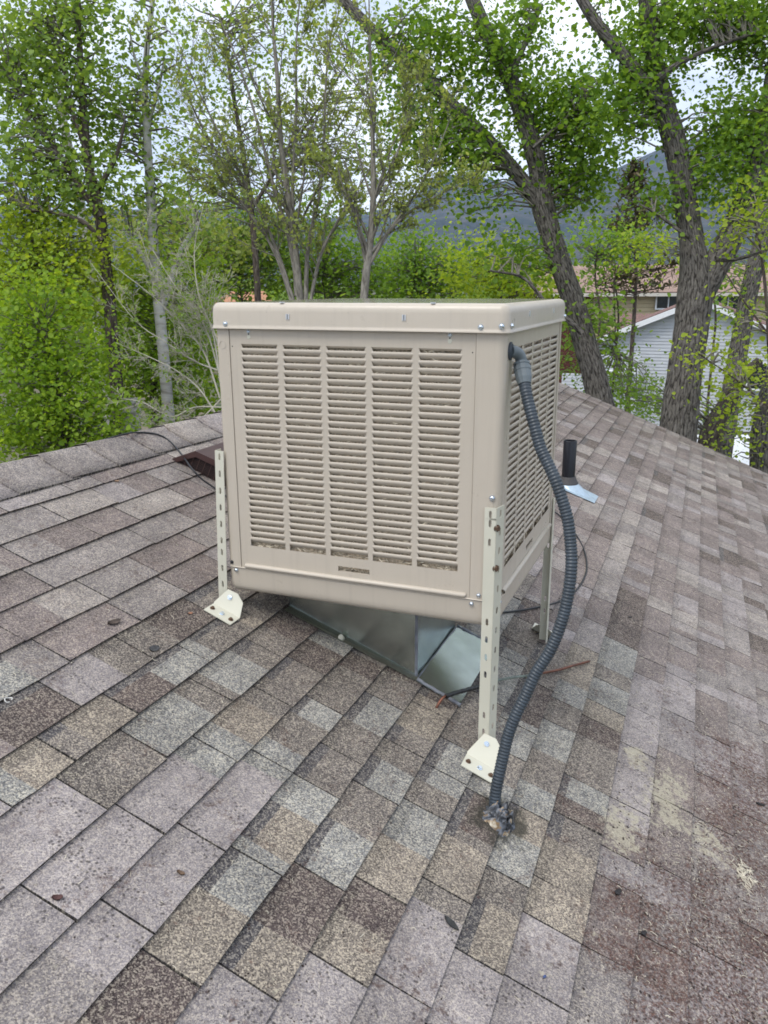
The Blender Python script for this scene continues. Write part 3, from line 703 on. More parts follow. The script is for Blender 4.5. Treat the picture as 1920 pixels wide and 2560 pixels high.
mb = MB(); p = roof_at(857, 1597, .012); mb.tube([p, p+np.array([-.004, -.010, .012])], [.0075, .0085], 10); mb.build('tape_roll', CREAM, DUCT)

# ------------------------------------------------------------------ flexible conduit with its elbow
CON = thing('flexible_conduit', 'dark grey ribbed flexible conduit rising from the roof to the cooler corner', 'conduit', RP(1.0, -.235))
path_px = [(1235, 2036), (1240, 1976), (1249.6, 1928.5), (1260, 1881), (1272, 1833), (1290.7, 1785), (1314.6, 1737), (1339, 1684), (1376, 1625), (1401, 1563.6), (1419, 1495), (1428, 1422), (1427, 1364), (1417.6, 1292), (1392, 1210), (1373, 1166), (1351.8, 1121), (1336.7, 1066.6), (1324.7, 1021), (1315.6, 982), (1311, 955)]
ys = np.interp(np.linspace(0, 1, len(path_px)), [0, .25, .6, 1], [-.235, -.17, -.05, .052])
P3 = spline([at_y(x, y, yy) for (x, y), yy in zip(path_px, ys)], 400)
seg = np.concatenate([[0], np.cumsum(np.linalg.norm(np.diff(P3, axis=0), axis=1))]); tot = seg[-1]; nrib = int(tot/.0088)
S_ = np.linspace(0, tot, nrib*4); PP = np.array([[np.interp(s, seg, P3[:, i]) for i in range(3)] for s in S_])
rr = np.array([.0144, .0162, .0162, .0144]*nrib)
mb = MB(); mb.tube(PP, rr, 14); mb.build('ribbed_hose', CONDUIT, CON)
mb = MB(); e = PP[-1]; up = (PP[-1]-PP[-9]); up /= np.linalg.norm(up)
prof = [(-.006, .0172), (.0, .0185), (.010, .0212), (.030, .0222), (.032, .0235), (.042, .0235), (.043, .0205), (.047, .0205), (.048, .0222), (.054, .0222), (.055, .0165), (.060, .0150)]
mb.tube([e+up*a for a, _ in prof], [b for _, b in prof], 12, True, False); mb.build('compression_nut', CONN, CON)
e2 = e+up*.058; tgt = np.array([BX1+.001, .046, .890])
mid = np.array([e2[0]*.90+tgt[0]*.10, e2[1], tgt[2]-.002])
el = np.array([(1-t)**2*e2+2*t*(1-t)*mid+t*t*tgt for t in np.linspace(0, 1, 14)])
mb = MB(); mb.tube(el, [.0155]*14, 14); mb.build('elbow', CONN, CON)
mb = MB(); mb.tube([tgt+np.array([x, 0, 0]) for x in (-.002, .003, .0035, .007)], [.0235, .0235, .019, .0175], 18, True, False); mb.build('elbow_flange', CONDUIT, CON)
# sealant lump at its foot
def lump(name, c, ru, rv, h, seed, mats, thing_=None, amp=.6, n=26, sc=55):
    mb = MB(); V = []; F = []
    for j in range(n+1):
        for i in range(n+1):
            a, b = i/n*2-1, j/n*2-1; d = math.hypot(a, b); k = max(abs(a), abs(b))/d if d > 1e-6 else 1; a, b = a*k, b*k; d = math.hypot(a, b)
            p = RP(c[0]+a*ru, c[1]+b*rv); nn = noise.fractal(Vector(p)*sc+Vector((seed, 0, 0)), 1, 2, 4)
            hh = h*max(0, (1-d**1.6))*(1+amp*nn*1.6)+.004*(1-d)
            rad = 1+.22*noise.noise(Vector(p)*sc*.5+Vector((0, seed, 0)))*d
            V.append(RP(c[0]+a*ru*rad, c[1]+b*rv*rad, max(-.003, hh if d < .999 else -.003)))
    F = [(j*(n+1)+i, j*(n+1)+i+1, (j+1)*(n+1)+i+1, (j+1)*(n+1)+i) for j in range(n) for i in range(n)]
    mb.add(V, F, True); o = mb.build(name, mats, thing_); return o
def seal_material():
    m = mat('roof_sealant', (.05, .052, .055), .4); n, l = m.node_tree.nodes, m.node_tree.links; b = n['Principled BSDF']
    t = n.new('ShaderNodeTexCoord'); z = n.new('ShaderNodeTexNoise'); z.inputs['Scale'].default_value = 38; z.inputs['Detail'].default_value = 4; z.inputs['Distortion'].default_value = 1.2
    r = n.new('ShaderNodeValToRGB'); cr = r.color_ramp; cr.elements[0].position = .38; cr.elements[0].color = (.010, .010, .011, 1); cr.elements[1].position = .70; cr.elements[1].color = (.55, .50, .40, 1)
    for p, c in ((.47, (.05, .055, .065, 1)), (.54, (.15, .165, .19, 1)), (.60, (.20, .12, .045, 1))): e_ = cr.elements.new(p); e_.color = c
    l.new(t.outputs['Object'], z.inputs['Vector']); l.new(z.outputs['Fac'], r.inputs['Fac']); l.new(r.outputs['Color'], b.inputs['Base Color']); return m
tag(lump('roof_sealant', (1.010, -.250), .050, .060, .034, 3.0, seal_material(), amp=.9), 'lumpy grey and tan sealant smeared around the foot of the conduit', 'sealant')

# ------------------------------------------------------------------ tubes and cables lying on the roof
COP = thing('copper_tube', 'short copper water tube with black sleeve lying on the shingles behind the front leg', 'tube', RP(.73, .1))
def rpath(pts, n): return spline([roof_at(x, y, h) for x, y, h in pts], n)
a = rpath([(1089, 1773, .0), (1098, 1757, .02), (1108, 1744, .035), (1118, 1737, .042)], 14); mb = MB(); mb.tube(a, .0042, 8); mb.build('tube_end', COPPER, COP)
a = rpath([(1114, 1741, .040), (1140, 1732, .042), (1170, 1724, .040), (1200, 1716, .036)], 24); mb = MB(); mb.tube(a, [.0072+.0014*math.sin(i*1.7)*random.random() for i in range(24)], 9); mb.build('black_sleeve', mat('black_tape', (.014, .014, .015), .35, bump=.4, bump_scale=120), COP)
a = rpath([(1198, 1716, .036), (1240, 1702, .032), (1280, 1694, .028), (1330, 1688, .026)], 20); mb = MB(); mb.tube(a, .0046, 8); mb.build('tube_middle', PATINA, COP)
a = rpath([(1326, 1688, .026), (1390, 1676, .022), (1440, 1662, .018), (1473, 1653, .014)], 20); mb = MB(); mb.tube(a, .0048, 8); mb.build('tube_end', COPPER, COP)
a = rpath([(1375, 1272, .012), (1398, 1288, .012), (1432, 1325, .010), (1458, 1370, .009), (1467, 1415, .009), (1458, 1450, .009), (1432, 1484, .010), (1395, 1505, .010), (1330, 1521, .010), (1258, 1531, .010), (1190, 1535, .010)], 90)
mb = MB(); mb.tube(a, .0042, 8); tag(mb.build('black_hose', BLACKP), 'thin black hose looping over the shingles behind the conduit', 'hose')
def ridge_far(v, s): return back(v, s, .02)
a = [ridge_far(.30, .5), ridge_far(.52, .15)]+[roof_at(x, y, h) for x, y, h in [(300, 1088, .030), (352, 1081, .026), (400, 1088, .020), (432, 1110, .014), (462, 1147, .04), (480, 1172, .05), (505, 1198, .03), (545, 1226, .012), (590, 1262, .012), (640, 1330, .010)]]
mb = MB(); mb.tube(spline(a, 80), .0036, 8); tag(mb.build('black_cable', BLACKP), 'thin black cable crossing the ridge and running down past the brown roof vent', 'cable')
tag(lump('tar_patch', (-.992, .39), .022, .055, .012, 9.0, mat('weathered_tar', (.10, .115, .135), .5, 0, noise_scale=70, noise_amt=.9), amp=.8, n=16), 'small smear of blue-grey tar on the ridge cap', 'tar patch')

# ------------------------------------------------------------------ brown slant-back roof vent
VENT = thing('roof_vent', 'brown slant-back metal roof vent with dark grille near the ridge', 'vent', RP(-.6, .93))
v0, v1 = .742, 1.13; prof = [(-.795, .010), (-.700, .092), (-.44, .105), (-.415, .098)]
mb = MB(); t_ = .0015
V = [RP(u, v, h) for v in (v0, v1) for u, h in prof]; mb.add(V, [(i, i+1, 5+i, 4+i) for i in range(3)])
V = [RP(-.795, v0, .010), RP(-.700, v0, .092), RP(-.44, v0, .105), RP(-.415, v0, .098), RP(-.415, v0, .072), RP(-.445, v0, .078), RP(-.690, v0, .068), RP(-.770, v0, .006)]
mb.add(V, [(0, 1, 6, 7), (1, 2, 5, 6), (2, 3, 4, 5)])
V = [RP(u, v1, h) for u, h in prof]+[RP(u, v1, 0) for u, h in prof]; mb.add(V, [(i, i+1, 5+i, 4+i) for i in range(3)])
mb.add([RP(-.415, v0, .072), RP(-.415, v1, .072), RP(-.415, v1, .098), RP(-.415, v0, .098)], [(0, 1, 2, 3)])
mb.build('hood', BROWNV, VENT)
mb = MB(); mb.add([RP(-.79, v0+.014, .006), RP(-.42, v0+.014, .006), RP(-.42, v0+.014, .09), RP(-.70, v0+.014, .082)], [(0, 1, 2, 3)]); mb.build('dark_interior', DARK, VENT)
mb = MB()
for i in range(17):
    h = .010+.0040*i; ul = -.785+.095*min(1, h/.085); a, b = RP(ul, v0+.008, h), RP(-.425, v0+.008, h); d = NRM*.0006
    mb.add([a-d, b-d, b+d, a+d], [(0, 1, 2, 3)])
for i in range(12):
    u = -.765+i*.030; hm = min(.078, .012+(u+.785)*.80); a, b = RP(u, v0+.006, .006), RP(u+.006, v0+.006, hm); d = np.array([.0014, 0, -.0006])
    mb.add([a-d, a+d, b+d, b-d], [(0, 1, 2, 3)])
mb.build('grille', BROWNV, VENT)
mb = MB(); mb.hexa([RP(-.83, v0-.03, .010), RP(-.55, v0-.03, .010), RP(-.55, v1+.05, .010), RP(-.83, v1+.05, .010), RP(-.83, v0-.03, .0112), RP(-.55, v0-.03, .0112), RP(-.55, v1+.05, .0112), RP(-.83, v1+.05, .0112)])
# flange is tucked under the shingles on this side, only its back part is built
mb = MB(); mb.hexa([RP(-.80, v1, .0098), RP(-.42, v1, .0098), RP(-.42, v1+.06, .0098), RP(-.80, v1+.06, .0098), RP(-.80, v1, .0112), RP(-.42, v1, .0112), RP(-.42, v1+.06, .0112), RP(-.80, v1+.06, .0112)]); mb.build('flange', BROWNV, VENT)

# ------------------------------------------------------------------ plumbing vent pipe
pb = RP(.640, 3.13); PIPE = thing('vent_pipe', 'black plastic plumbing vent pipe standing in a blue-grey flashing', 'pipe', pb)
z0, z1 = pb[2]-.05, pb[2]+.312; R_ = .0425
mb = MB(); n_ = 28; circ = lambda r, z: [(pb[0]+r*math.cos(2*math.pi*i/n_), pb[1]+r*math.sin(2*math.pi*i/n_), z) for i in range(n_)]
mb.loft([circ(R_, z0), circ(R_, z1-.002), circ(R_-.001, z1), circ(R_-.006, z1), circ(R_-.0065, z1-.003), circ(R_-.0065, z1-.25)], False, True); mb.build('pipe', PIPEBLK, PIPE)
zc = pb[2]+.035
mb = MB(); mb.loft([circ(R_+.001, zc+.042), circ(R_+.006, zc+.040), circ(R_+.008, zc+.026), circ(R_+.013, zc+.022), circ(R_+.016, zc+.010), circ(R_+.022, zc+.006), circ(R_+.024, zc-.006)]); mb.build('rubber_collar', RUBBER, PIPE)
ring0 = circ(R_+.022, zc-.004); ring1 = []
for i in range(n_):
    a = 2*math.pi*i/n_; p = RP(.640+.045+.105*math.cos(a), 3.125+.082*math.sin(a), .012); ring1.append(tuple(p))
mb = MB(); mb.loft([ring0, ring1]); mb.build('flashing_cone', FLASH, PIPE)
mb = MB(); q = [(.60, 3.00), (.838, 3.03), (.838, 3.225), (.60, 3.25)]; mb.hexa([RP(*a, .0095) for a in q]+[RP(*a, .0118) for a in q]); mb.build('flashing_plate', FLASH, PIPE)

# ------------------------------------------------------------------ ground, mountains, air
GROUND_Z = -4.3
def ground_material():
    m = mat('ground', (.085, .085, .045), .95); n, l = m.node_tree.nodes, m.node_tree.links; b = n['Principled BSDF']
    t = n.new('ShaderNodeTexCoord'); z = n.new('ShaderNodeTexNoise'); z.inputs['Scale'].default_value = .35; z.inputs['Detail'].default_value = 9
    r = n.new('ShaderNodeValToRGB'); r.color_ramp.elements[0].position = .38; r.color_ramp.elements[0].color = (.035, .06, .018, 1); r.color_ramp.elements[1].position = .62; r.color_ramp.elements[1].color = (.15, .125, .08, 1)
    l.new(t.outputs['Object'], z.inputs['Vector']); l.new(z.outputs['Fac'], r.inputs['Fac']); l.new(r.outputs['Color'], b.inputs['Base Color']); return m
N_ = 40; mb = MB(); V = []; G = 9000
gx = np.sign(np.linspace(-1, 1, N_+1))*np.abs(np.linspace(-1, 1, N_+1))**3*G
for yy in gx:
    for xx in gx: V.append((xx, yy, GROUND_Z))
mb.add(V, [(j*(N_+1)+i, j*(N_+1)+i+1, (j+1)*(N_+1)+i+1, (j+1)*(N_+1)+i) for j in range(N_) for i in range(N_)])
tag(mb.build('ground', ground_material()), kind='structure')

def mountain_material():
    m = mat('mountain_scrub', (.10, .10, .07), .95); n, l = m.node_tree.nodes, m.node_tree.links; b = n['Principled BSDF']
    t = n.new('ShaderNodeTexCoord')
    z = n.new('ShaderNodeTexNoise'); z.inputs['Scale'].default_value = .009; z.inputs['Detail'].default_value = 9; z.inputs['Roughness'].default_value = .65
    r = n.new('ShaderNodeValToRGB'); r.color_ramp.elements[0].position = .42; r.color_ramp.elements[0].color = (.018, .026, .020, 1); r.color_ramp.elements[1].position = .66; r.color_ramp.elements[1].color = (.085, .075, .06, 1)
    v = n.new('ShaderNodeTexVoronoi'); v.inputs['Scale'].default_value = .035
    mr = n.new('ShaderNodeMapRange'); mr.inputs['From Min'].default_value = .32; mr.inputs['From Max'].default_value = .2
    mx_ = n.new('ShaderNodeMix'); mx_.data_type = 'RGBA'; mx_.inputs['B'].default_value = (.025, .04, .02, 1)
    l.new(t.outputs['Object'], z.inputs['Vector']); l.new(t.outputs['Object'], v.inputs['Vector']); l.new(z.outputs['Fac'], r.inputs['Fac'])
    l.new(v.outputs['Distance'], mr.inputs['Value']); l.new(mr.outputs[0], mx_.inputs['Factor']); l.new(r.outputs['Color'], mx_.inputs['A']); l.new(mx_.outputs['Result'], b.inputs['Base Color']); return m
MTN = mountain_material()
ridge_px = [(-900, 470), (-300, 455), (100, 450), (430, 447), (490, 437), (560, 452), (700, 470), (880, 440), (945, 377), (1000, 372), (1090, 388), (1250, 374), (1330, 362), (1390, 335), (1440, 312), (1550, 285), (1659, 255), (1900, 230), (2400, 300), (3200, 400)]
az_l, el_l = [], []
for x, y in ridge_px:
    d = ray(x*DS, y*DS); az_l.append(math.atan2(d @ RIGHT, d @ np.array([-RIGHT[1], RIGHT[0], 0]))); el_l.append(d[2]/math.hypot(d[0], d[1]))
NA, NR = 220, 60; V = []; azs = np.linspace(-1.05, 1.05, NA)
f0 = np.array([FWD[0], FWD[1], 0]); f0 /= np.linalg.norm(f0)
for i, a in enumerate(azs):
    e = np.interp(a, az_l, el_l)
    dirv = f0*math.cos(a)+np.array([RIGHT[0], RIGHT[1], 0])*math.sin(a)
    for j in range(NR):
        t = j/(NR-1); rad = 1700+t*3600; H = e*5000
        s = min(1, (rad-1700)/3300); hgt = H*(s**1.35)
        p = CAM+dirv*rad
        nn = noise.ridged_multi_fractal(Vector((p[0]/900, p[1]/900, 3.1)), 1, 2.1, 5, 1, 2)
        hgt += (nn-1.1)*60*math.sin(math.pi*min(1, s*1.02))**.7*(1-.55*s) if s < 1 else 0
        if rad > 5000: hgt *= max(0.0, 1-(rad-5000)/600)
        V.append((p[0], p[1], max(GROUND_Z-2, hgt+GROUND_Z-3)))
mb = MB(); mb.add(V, [(i*NR+j, (i+1)*NR+j, (i+1)*NR+j+1, i*NR+j+1) for i in range(NA-1) for j in range(NR-1)], True)
tag(mb.build('mountain', MTN), kind='structure')

# ------------------------------------------------------------------ trees
def bark_material(name, c0, c1, c2, sx=26, sy=4.5, bump=.9, furrow=0):
    m = bpy.data.materials.new(name); m.use_nodes = True; n, l = m.node_tree.nodes, m.node_tree.links; b = n['Principled BSDF']; b.inputs['Roughness'].default_value = .9; b.inputs['Specular IOR Level'].default_value = .2
    uv = n.new('ShaderNodeUVMap'); uv.uv_map = 'bark'; mp = n.new('ShaderNodeMapping'); mp.inputs['Scale'].default_value = (sx, sy, 1); l.new(uv.outputs[0], mp.inputs[0])
    z = n.new('ShaderNodeTexNoise'); z.inputs['Scale'].default_value = 1; z.inputs['Detail'].default_value = 7; z.inputs['Roughness'].default_value = .62; z.inputs['Distortion'].default_value = .8
    l.new(mp.outputs[0], z.inputs['Vector'])
    r = n.new('ShaderNodeValToRGB'); cr_ = r.color_ramp; cr_.elements[0].position = .36; cr_.elements[0].color = (*c0, 1); cr_.elements[1].position = .68; cr_.elements[1].color = (*c2, 1); e_ = cr_.elements.new(.5); e_.color = (*c1, 1)
    hgt = z.outputs['Fac']
    if furrow:                            # broken plates between dark furrows
        mp2 = n.new('ShaderNodeMapping'); mp2.inputs['Scale'].default_value = (19, 4.6, 1); l.new(uv.outputs[0], mp2.inputs[0])
        wz = n.new('ShaderNodeTexNoise'); wz.inputs['Scale'].default_value = 1.6; wz.inputs['Detail'].default_value = 4; l.new(mp2.outputs[0], wz.inputs['Vector'])
        am = n.new('ShaderNodeMix'); am.data_type = 'VECTOR'; am.inputs['Factor'].default_value = .38; l.new(mp2.outputs[0], am.inputs[4]); l.new(wz.outputs['Color'], am.inputs[5])
        vo = n.new('ShaderNodeTexVoronoi'); vo.feature = 'DISTANCE_TO_EDGE'; vo.voronoi_dimensions = '2D'; l.new(am.outputs[1], vo.inputs['Vector']); vo.inputs['Scale'].default_value = 1.5
        mr2 = n.new('ShaderNodeMapRange'); mr2.inputs['From Max'].default_value = .22; l.new(vo.outputs['Distance'], mr2.inputs['Value'])
        mm = n.new('ShaderNodeMath'); mm.operation = 'MULTIPLY_ADD'; mm.inputs[1].default_value = .15; l.new(mr2.outputs[0], mm.inputs[0])
        sb_ = n.new('ShaderNodeMath'); sb_.operation = 'SUBTRACT'; sb_.inputs[1].default_value = .09; l.new(z.outputs['Fac'], sb_.inputs[0]); l.new(sb_.outputs[0], mm.inputs[2]); hgt = mm.outputs[0]
    l.new(hgt, r.inputs['Fac']); l.new(r.outputs['Color'], b.inputs['Base Color'])
    bp = n.new('ShaderNodeBump'); bp.inputs['Strength'].default_value = bump; bp.inputs['Distance'].default_value = .03; l.new(hgt, bp.inputs['Height']); l.new(bp.outputs['Normal'], b.inputs['Normal'])
    return m
BARK_C = bark_material('cottonwood_bark', (.030, .026, .023), (.125, .113, .10), (.21, .194, .174), 30, 13, 1.0, 1)
BARK_A = bark_material('aspen_bark', (.20, .185, .155), (.40, .39, .36), (.50, .495, .47), 2.2, 9, .15)
BARK_B = bark_material('brown_bark', (.035, .027, .023), (.095, .075, .062), (.19, .16, .135), 22, 6)
BARK_T = bark_material('twig_bark', (.11, .10, .082), (.20, .185, .155), (.31, .285, .24), 40, 10, .3)
BARK_P = bark_material('pale_twig_bark', (.36, .33, .26), (.48, .45, .36), (.60, .57, .47), 40, 10, .2)
def leaf_material(name, lo, hi, trans=.38):
    m = bpy.data.materials.new(name); m.use_nodes = True; n, l = m.node_tree.nodes, m.node_tree.links; b = n['Principled BSDF']; o = n['Material Output']
    at_ = n.new('ShaderNodeAttribute'); at_.attribute_name = 'var'
    r = n.new('ShaderNodeMix'); r.data_type = 'RGBA'; r.inputs['A'].default_value = (*lo, 1); r.inputs['B'].default_value = (*hi, 1); l.new(at_.outputs['Fac'], r.inputs['Factor'])
    b.inputs['Roughness'].default_value = .55; b.inputs['Specular IOR Level'].default_value = .25; l.new(r.outputs['Result'], b.inputs['Base Color'])
    t = n.new('ShaderNodeBsdfTranslucent'); g = n.new('ShaderNodeMix'); g.data_type = 'RGBA'; g.blend_type = 'MULTIPLY'; g.inputs['Factor'].default_value = 1; g.inputs['B'].default_value = (1.35, 1.25, .55, 1)
    l.new(r.outputs['Result'], g.inputs['A']); l.new(g.outputs['Result'], t.inputs['Color'])
    x = n.new('ShaderNodeMixShader'); x.inputs[0].default_value = trans; l.new(b.outputs[0], x.inputs[1]); l.new(t.outputs[0], x.inputs[2]); l.new(x.outputs[0], o.inputs['Surface']); return m
LEAF_COT = leaf_material('cottonwood_leaf', (.11, .215, .036), (.29, .45, .075), 0.56)
LEAF_ASP = leaf_material('aspen_leaf', (.15, .25, .065), (.34, .48, .12), 0.56)
LEAF_YEL = leaf_material('yellow_green_leaf', (.24, .35, .04), (.45, .55, .075), 0.56)
LEAF_BUSH = leaf_material('bush_leaf', (.17, .30, .032), (.40, .55, .07), 0.56)
LEAF_OLV = leaf_material('olive_leaf', (.24, .31, .10), (.42, .49, .18), 0.55)
LEAF_DRY = leaf_material('dry_needle', (.05, .055, .025), (.13, .10, .05), .1)
LEAF_FAR = leaf_material('far_leaf', (.12, .21, .045), (.28, .41, .08), 0.5)

SHAPE_LEAF = np.array([[0, 0, 0], [-.40, .26, .10], [-.36, .62, .10], [0, 1.0, 0], [.36, .62, .10], [.40, .26, .10]])
SHAPE_ROUND = np.array([[0, 0, 0], [-.46, .30, .06], [-.40, .78, .06], [0, 1.0, 0], [.40, .78, .06], [.46, .30, .06]])
SHAPE_SLIM = np.array([[0, 0, 0], [-.14, .25, .02], [-.13, .62, .02], [0, 1.0, 0], [.13, .62, .02], [.14, .25, .02]])
def leaves_mesh(name, centers, size, clump_var, material, shape=SHAPE_LEAF, up=.35, rng=RNG, spread=.3):
    centers = np.asarray(centers, float); N = len(centers)
    nrm = rng.normal(size=(N, 3)); nrm[:, 2] = np.abs(nrm[:, 2])+up; nrm /= np.linalg.norm(nrm, axis=1)[:, None]
    d = rng.normal(size=(N, 3)); d[:, 2] -= .6; d -= nrm*np.sum(d*nrm, axis=1)[:, None]; d /= np.linalg.norm(d, axis=1)[:, None]
    s = np.cross(nrm, d); sz = size*np.clip(rng.lognormal(-.12, .33, N), .4, 1.7)
    loc = shape*1.0
    V = centers[:, None, :] + sz[:, None, None]*(loc[None, :, 0, None]*s[:, None, :]+(loc[None, :, 1, None]-.5)*d[:, None, :]+loc[None, :, 2, None]*nrm[:, None, :])
    V = V.reshape(-1, 3); base = (np.arange(N)*6)[:, None]
    quads = np.concatenate([base+np.array([[0, 1, 2, 3]]), base+np.array([[0, 3, 4, 5]])], axis=1).reshape(-1)
    me = bpy.data.meshes.new(name); me.vertices.add(len(V)); me.vertices.foreach_set('co', V.astype(np.float32).ravel())
    me.loops.add(len(quads)); me.loops.foreach_set('vertex_index', quads.astype(np.int32)); nf = N*2
    me.polygons.add(nf); me.polygons.foreach_set('loop_start', np.arange(nf, dtype=np.int32)*4)
    me.update(calc_edges=True)
    var = np.clip(clump_var+rng.normal(0, spread*.6, N), 0, 1); a = me.attributes.new('var', 'FLOAT', 'FACE'); a.data.foreach_set('value', np.repeat(var, 2).astype(np.float32))
    me.materials.append(material); return me
def tubes_mesh(name, tubes, material, sides=6, rough=0.0, seed=0):
    """many tapered tubes in one mesh with bark coordinates (girth, length)"""
    VV, FF, UU = [], [], []; o = 0
    for item in tubes:
        pts, rad = np.asarray(item[0], float), np.asarray(item[1], float); n = item[2] if len(item) > 2 else sides; m = len(pts)
        T = np.gradient(pts, axis=0); T /= np.linalg.norm(T, axis=1)[:, None]+1e-12
        a, _ = perp(T[0]); ln = 0.0
        for i in range(m):
            a = a-T[i]*np.dot(a, T[i]); a /= np.linalg.norm(a)+1e-12; b = np.cross(T[i], a)
            if i: ln += np.linalg.norm(pts[i]-pts[i-1])
            for k in range(n+1):
                an = 2*math.pi*k/n; r = rad[i]
                dv = a*math.cos(an)+b*math.sin(an)
                if rough:
                    q = Vector((math.cos(an)*3.2*rad[0]/.2, math.sin(an)*3.2*rad[0]/.2, ln*1.5+seed)); f = noise.noise(q*2.2)*.6+noise.noise(q*6)*.4
                    r *= 1+rough*f
                VV.append(pts[i]+dv*r); UU.append((an*rad[0], ln))
        n1 = n+1
        FF += [(o+i*n1+k, o+i*n1+k+1, o+(i+1)*n1+k+1, o+(i+1)*n1+k) for i in range(m-1) for k in range(n)]
        o += m*n1
    me = bpy.data.meshes.new(name); me.from_pydata([tuple(map(float, v)) for v in VV], [], FF)
    lay = me.uv_layers.new(name='bark'); idx = np.zeros(len(me.loops), dtype=np.int32); me.loops.foreach_get('vertex_index', idx)
    lay.data.foreach_set('uv', np.array(UU, dtype=np.float32)[idx].ravel())
    me.polygons.foreach_set('use_smooth', [True]*len(me.polygons)); me.update(); me.materials.append(material); return me
def limb(px, depth, n=None, ext=0.0):
    """display-pixel polyline [(x,y,radius_m[,ddepth])] -> 3D spline with radii"""
    P = np.array([dp(p[0], p[1], depth+(p[3] if len(p) > 3 else 0)) for p in px]); R = np.array([p[2] for p in px])
    L = np.sum(np.linalg.norm(np.diff(P, axis=0), axis=1)); n = n or max(8, int(L/.07))
    Q = spline(P, n); return Q, np.interp(np.linspace(0, 1, n), np.linspace(0, 1, len(R)), R)
def to_ground(px, depth, r):              # trunk foot straight under the given pixel
    p = dp(px[0], px[1], depth); return p
def crown_points(blobs, depth, per_clump, clump_r, rng, dens=1.0, flat=.75):
    C, CV, L, cl = [], [], [], []
    for bl in blobs:
        x, y, rx, ry, nc = bl[:5]; dd = bl[5] if len(bl) > 5 else 0; D = depth+dd
        c0 = dp(x, y, D); sx, sy = rx*DS/FPX*D, ry*DS/FPX*D; sz = bl[6] if len(bl) > 6 else min(1.6, (sx+sy)/2)
        for _ in range(int(nc*dens)):
            q = rng.normal(size=3); q /= np.linalg.norm(q); q *= rng.uniform(.15, 1)**.5
            c = c0+RIGHT*q[0]*sx+UP*q[1]*sy+FWD*q[2]*sz; v = rng.uniform(.1, .75); C.append(c); k = rng.poisson(per_clump)
            pts = c+rng.normal(size=(k, 3))*np.array([clump_r, clump_r, clump_r*flat])
            L.append(pts); CV.append(np.full(k, v))
    return np.vstack(L), np.concatenate(CV), np.array(C)
def twigs_to(C, skel, rng, r0=.012, sides=4, maxlen=2.2):
    S = np.vstack([s[0] for s in skel]); out = []
    for c in C:
        d = S-c; dist = np.linalg.norm(d, axis=1)+np.maximum(0, d[:, 2])*1.3+rng.uniform(0, .45, len(S)); i = int(np.argmin(dist)); p = S[i]
        L = np.linalg.norm(c-p)
        if L > maxlen: p = c+(p-c)/L*maxlen
        m = (p+c)/2+rng.normal(size=3)*L*.08+np.array([0, 0, .08*L]); m2 = (m+c)/2+rng.normal(size=3)*L*.06
        out.append((spline([p, m, m2, c], 7), np.linspace(r0, r0*.3, 7), sides))
    return out
def make_tree(name, label, skel, blobs, depth, per=22, cr=.22, size=.06, bark=BARK_C, leaf=LEAF_COT, shape=SHAPE_LEAF, group=None, rough=.10, sides=22, twig=BARK_T, seed=1, r0=.012, dens=1.0, up=.35, cat='tree', maxlen=2.2):
    rng = np.random.default_rng(seed); base = skel[0][0][0] if skel else dp(blobs[0][0], blobs[0][1], depth)
    gz = np.array([base[0], base[1], GROUND_Z]); T = thing(name, label, cat, gz, group)
    if skel:
        p0, r_ = skel[0][0][0], skel[0][1][0]; dirn = skel[0][0][1]-skel[0][0][3]; dirn = dirn/np.linalg.norm(dirn)
        h = p0[2]-GROUND_Z+.3; ft = p0+np.array([dirn[0]*.25*h, dirn[1]*.25*h, -h]); md = p0+(ft-p0)*.45+np.array([dirn[0], dirn[1], 0])*.05
        foot_ = spline([ft, md, p0], 30); rr_ = np.linspace(r_*1.35, r_, 30)
        sk = [(np.vstack([foot_[:-1], skel[0][0]]), np.concatenate([rr_[:-1], skel[0][1]]))]+skel[1:]
        T.location = Vector((ft[0], ft[1], GROUND_Z))
        link('trunk', tubes_mesh('trunk', [(s[0], s[1], sides if s[1][0] > .07 else 10) for s in sk], bark, sides, rough, seed), None, T)
    if blobs:
        L, CV, C = crown_points(blobs, depth, per*1.3, cr*1.05, rng, dens)
        link('crown', leaves_mesh('crown', L, size*.88, CV, leaf, shape, up, rng), None, T)
        if skel: tag(link('branches', tubes_mesh('branches', twigs_to(C, skel, rng, r0, 4, maxlen), twig, 4), None, T), kind='stuff')
    return T
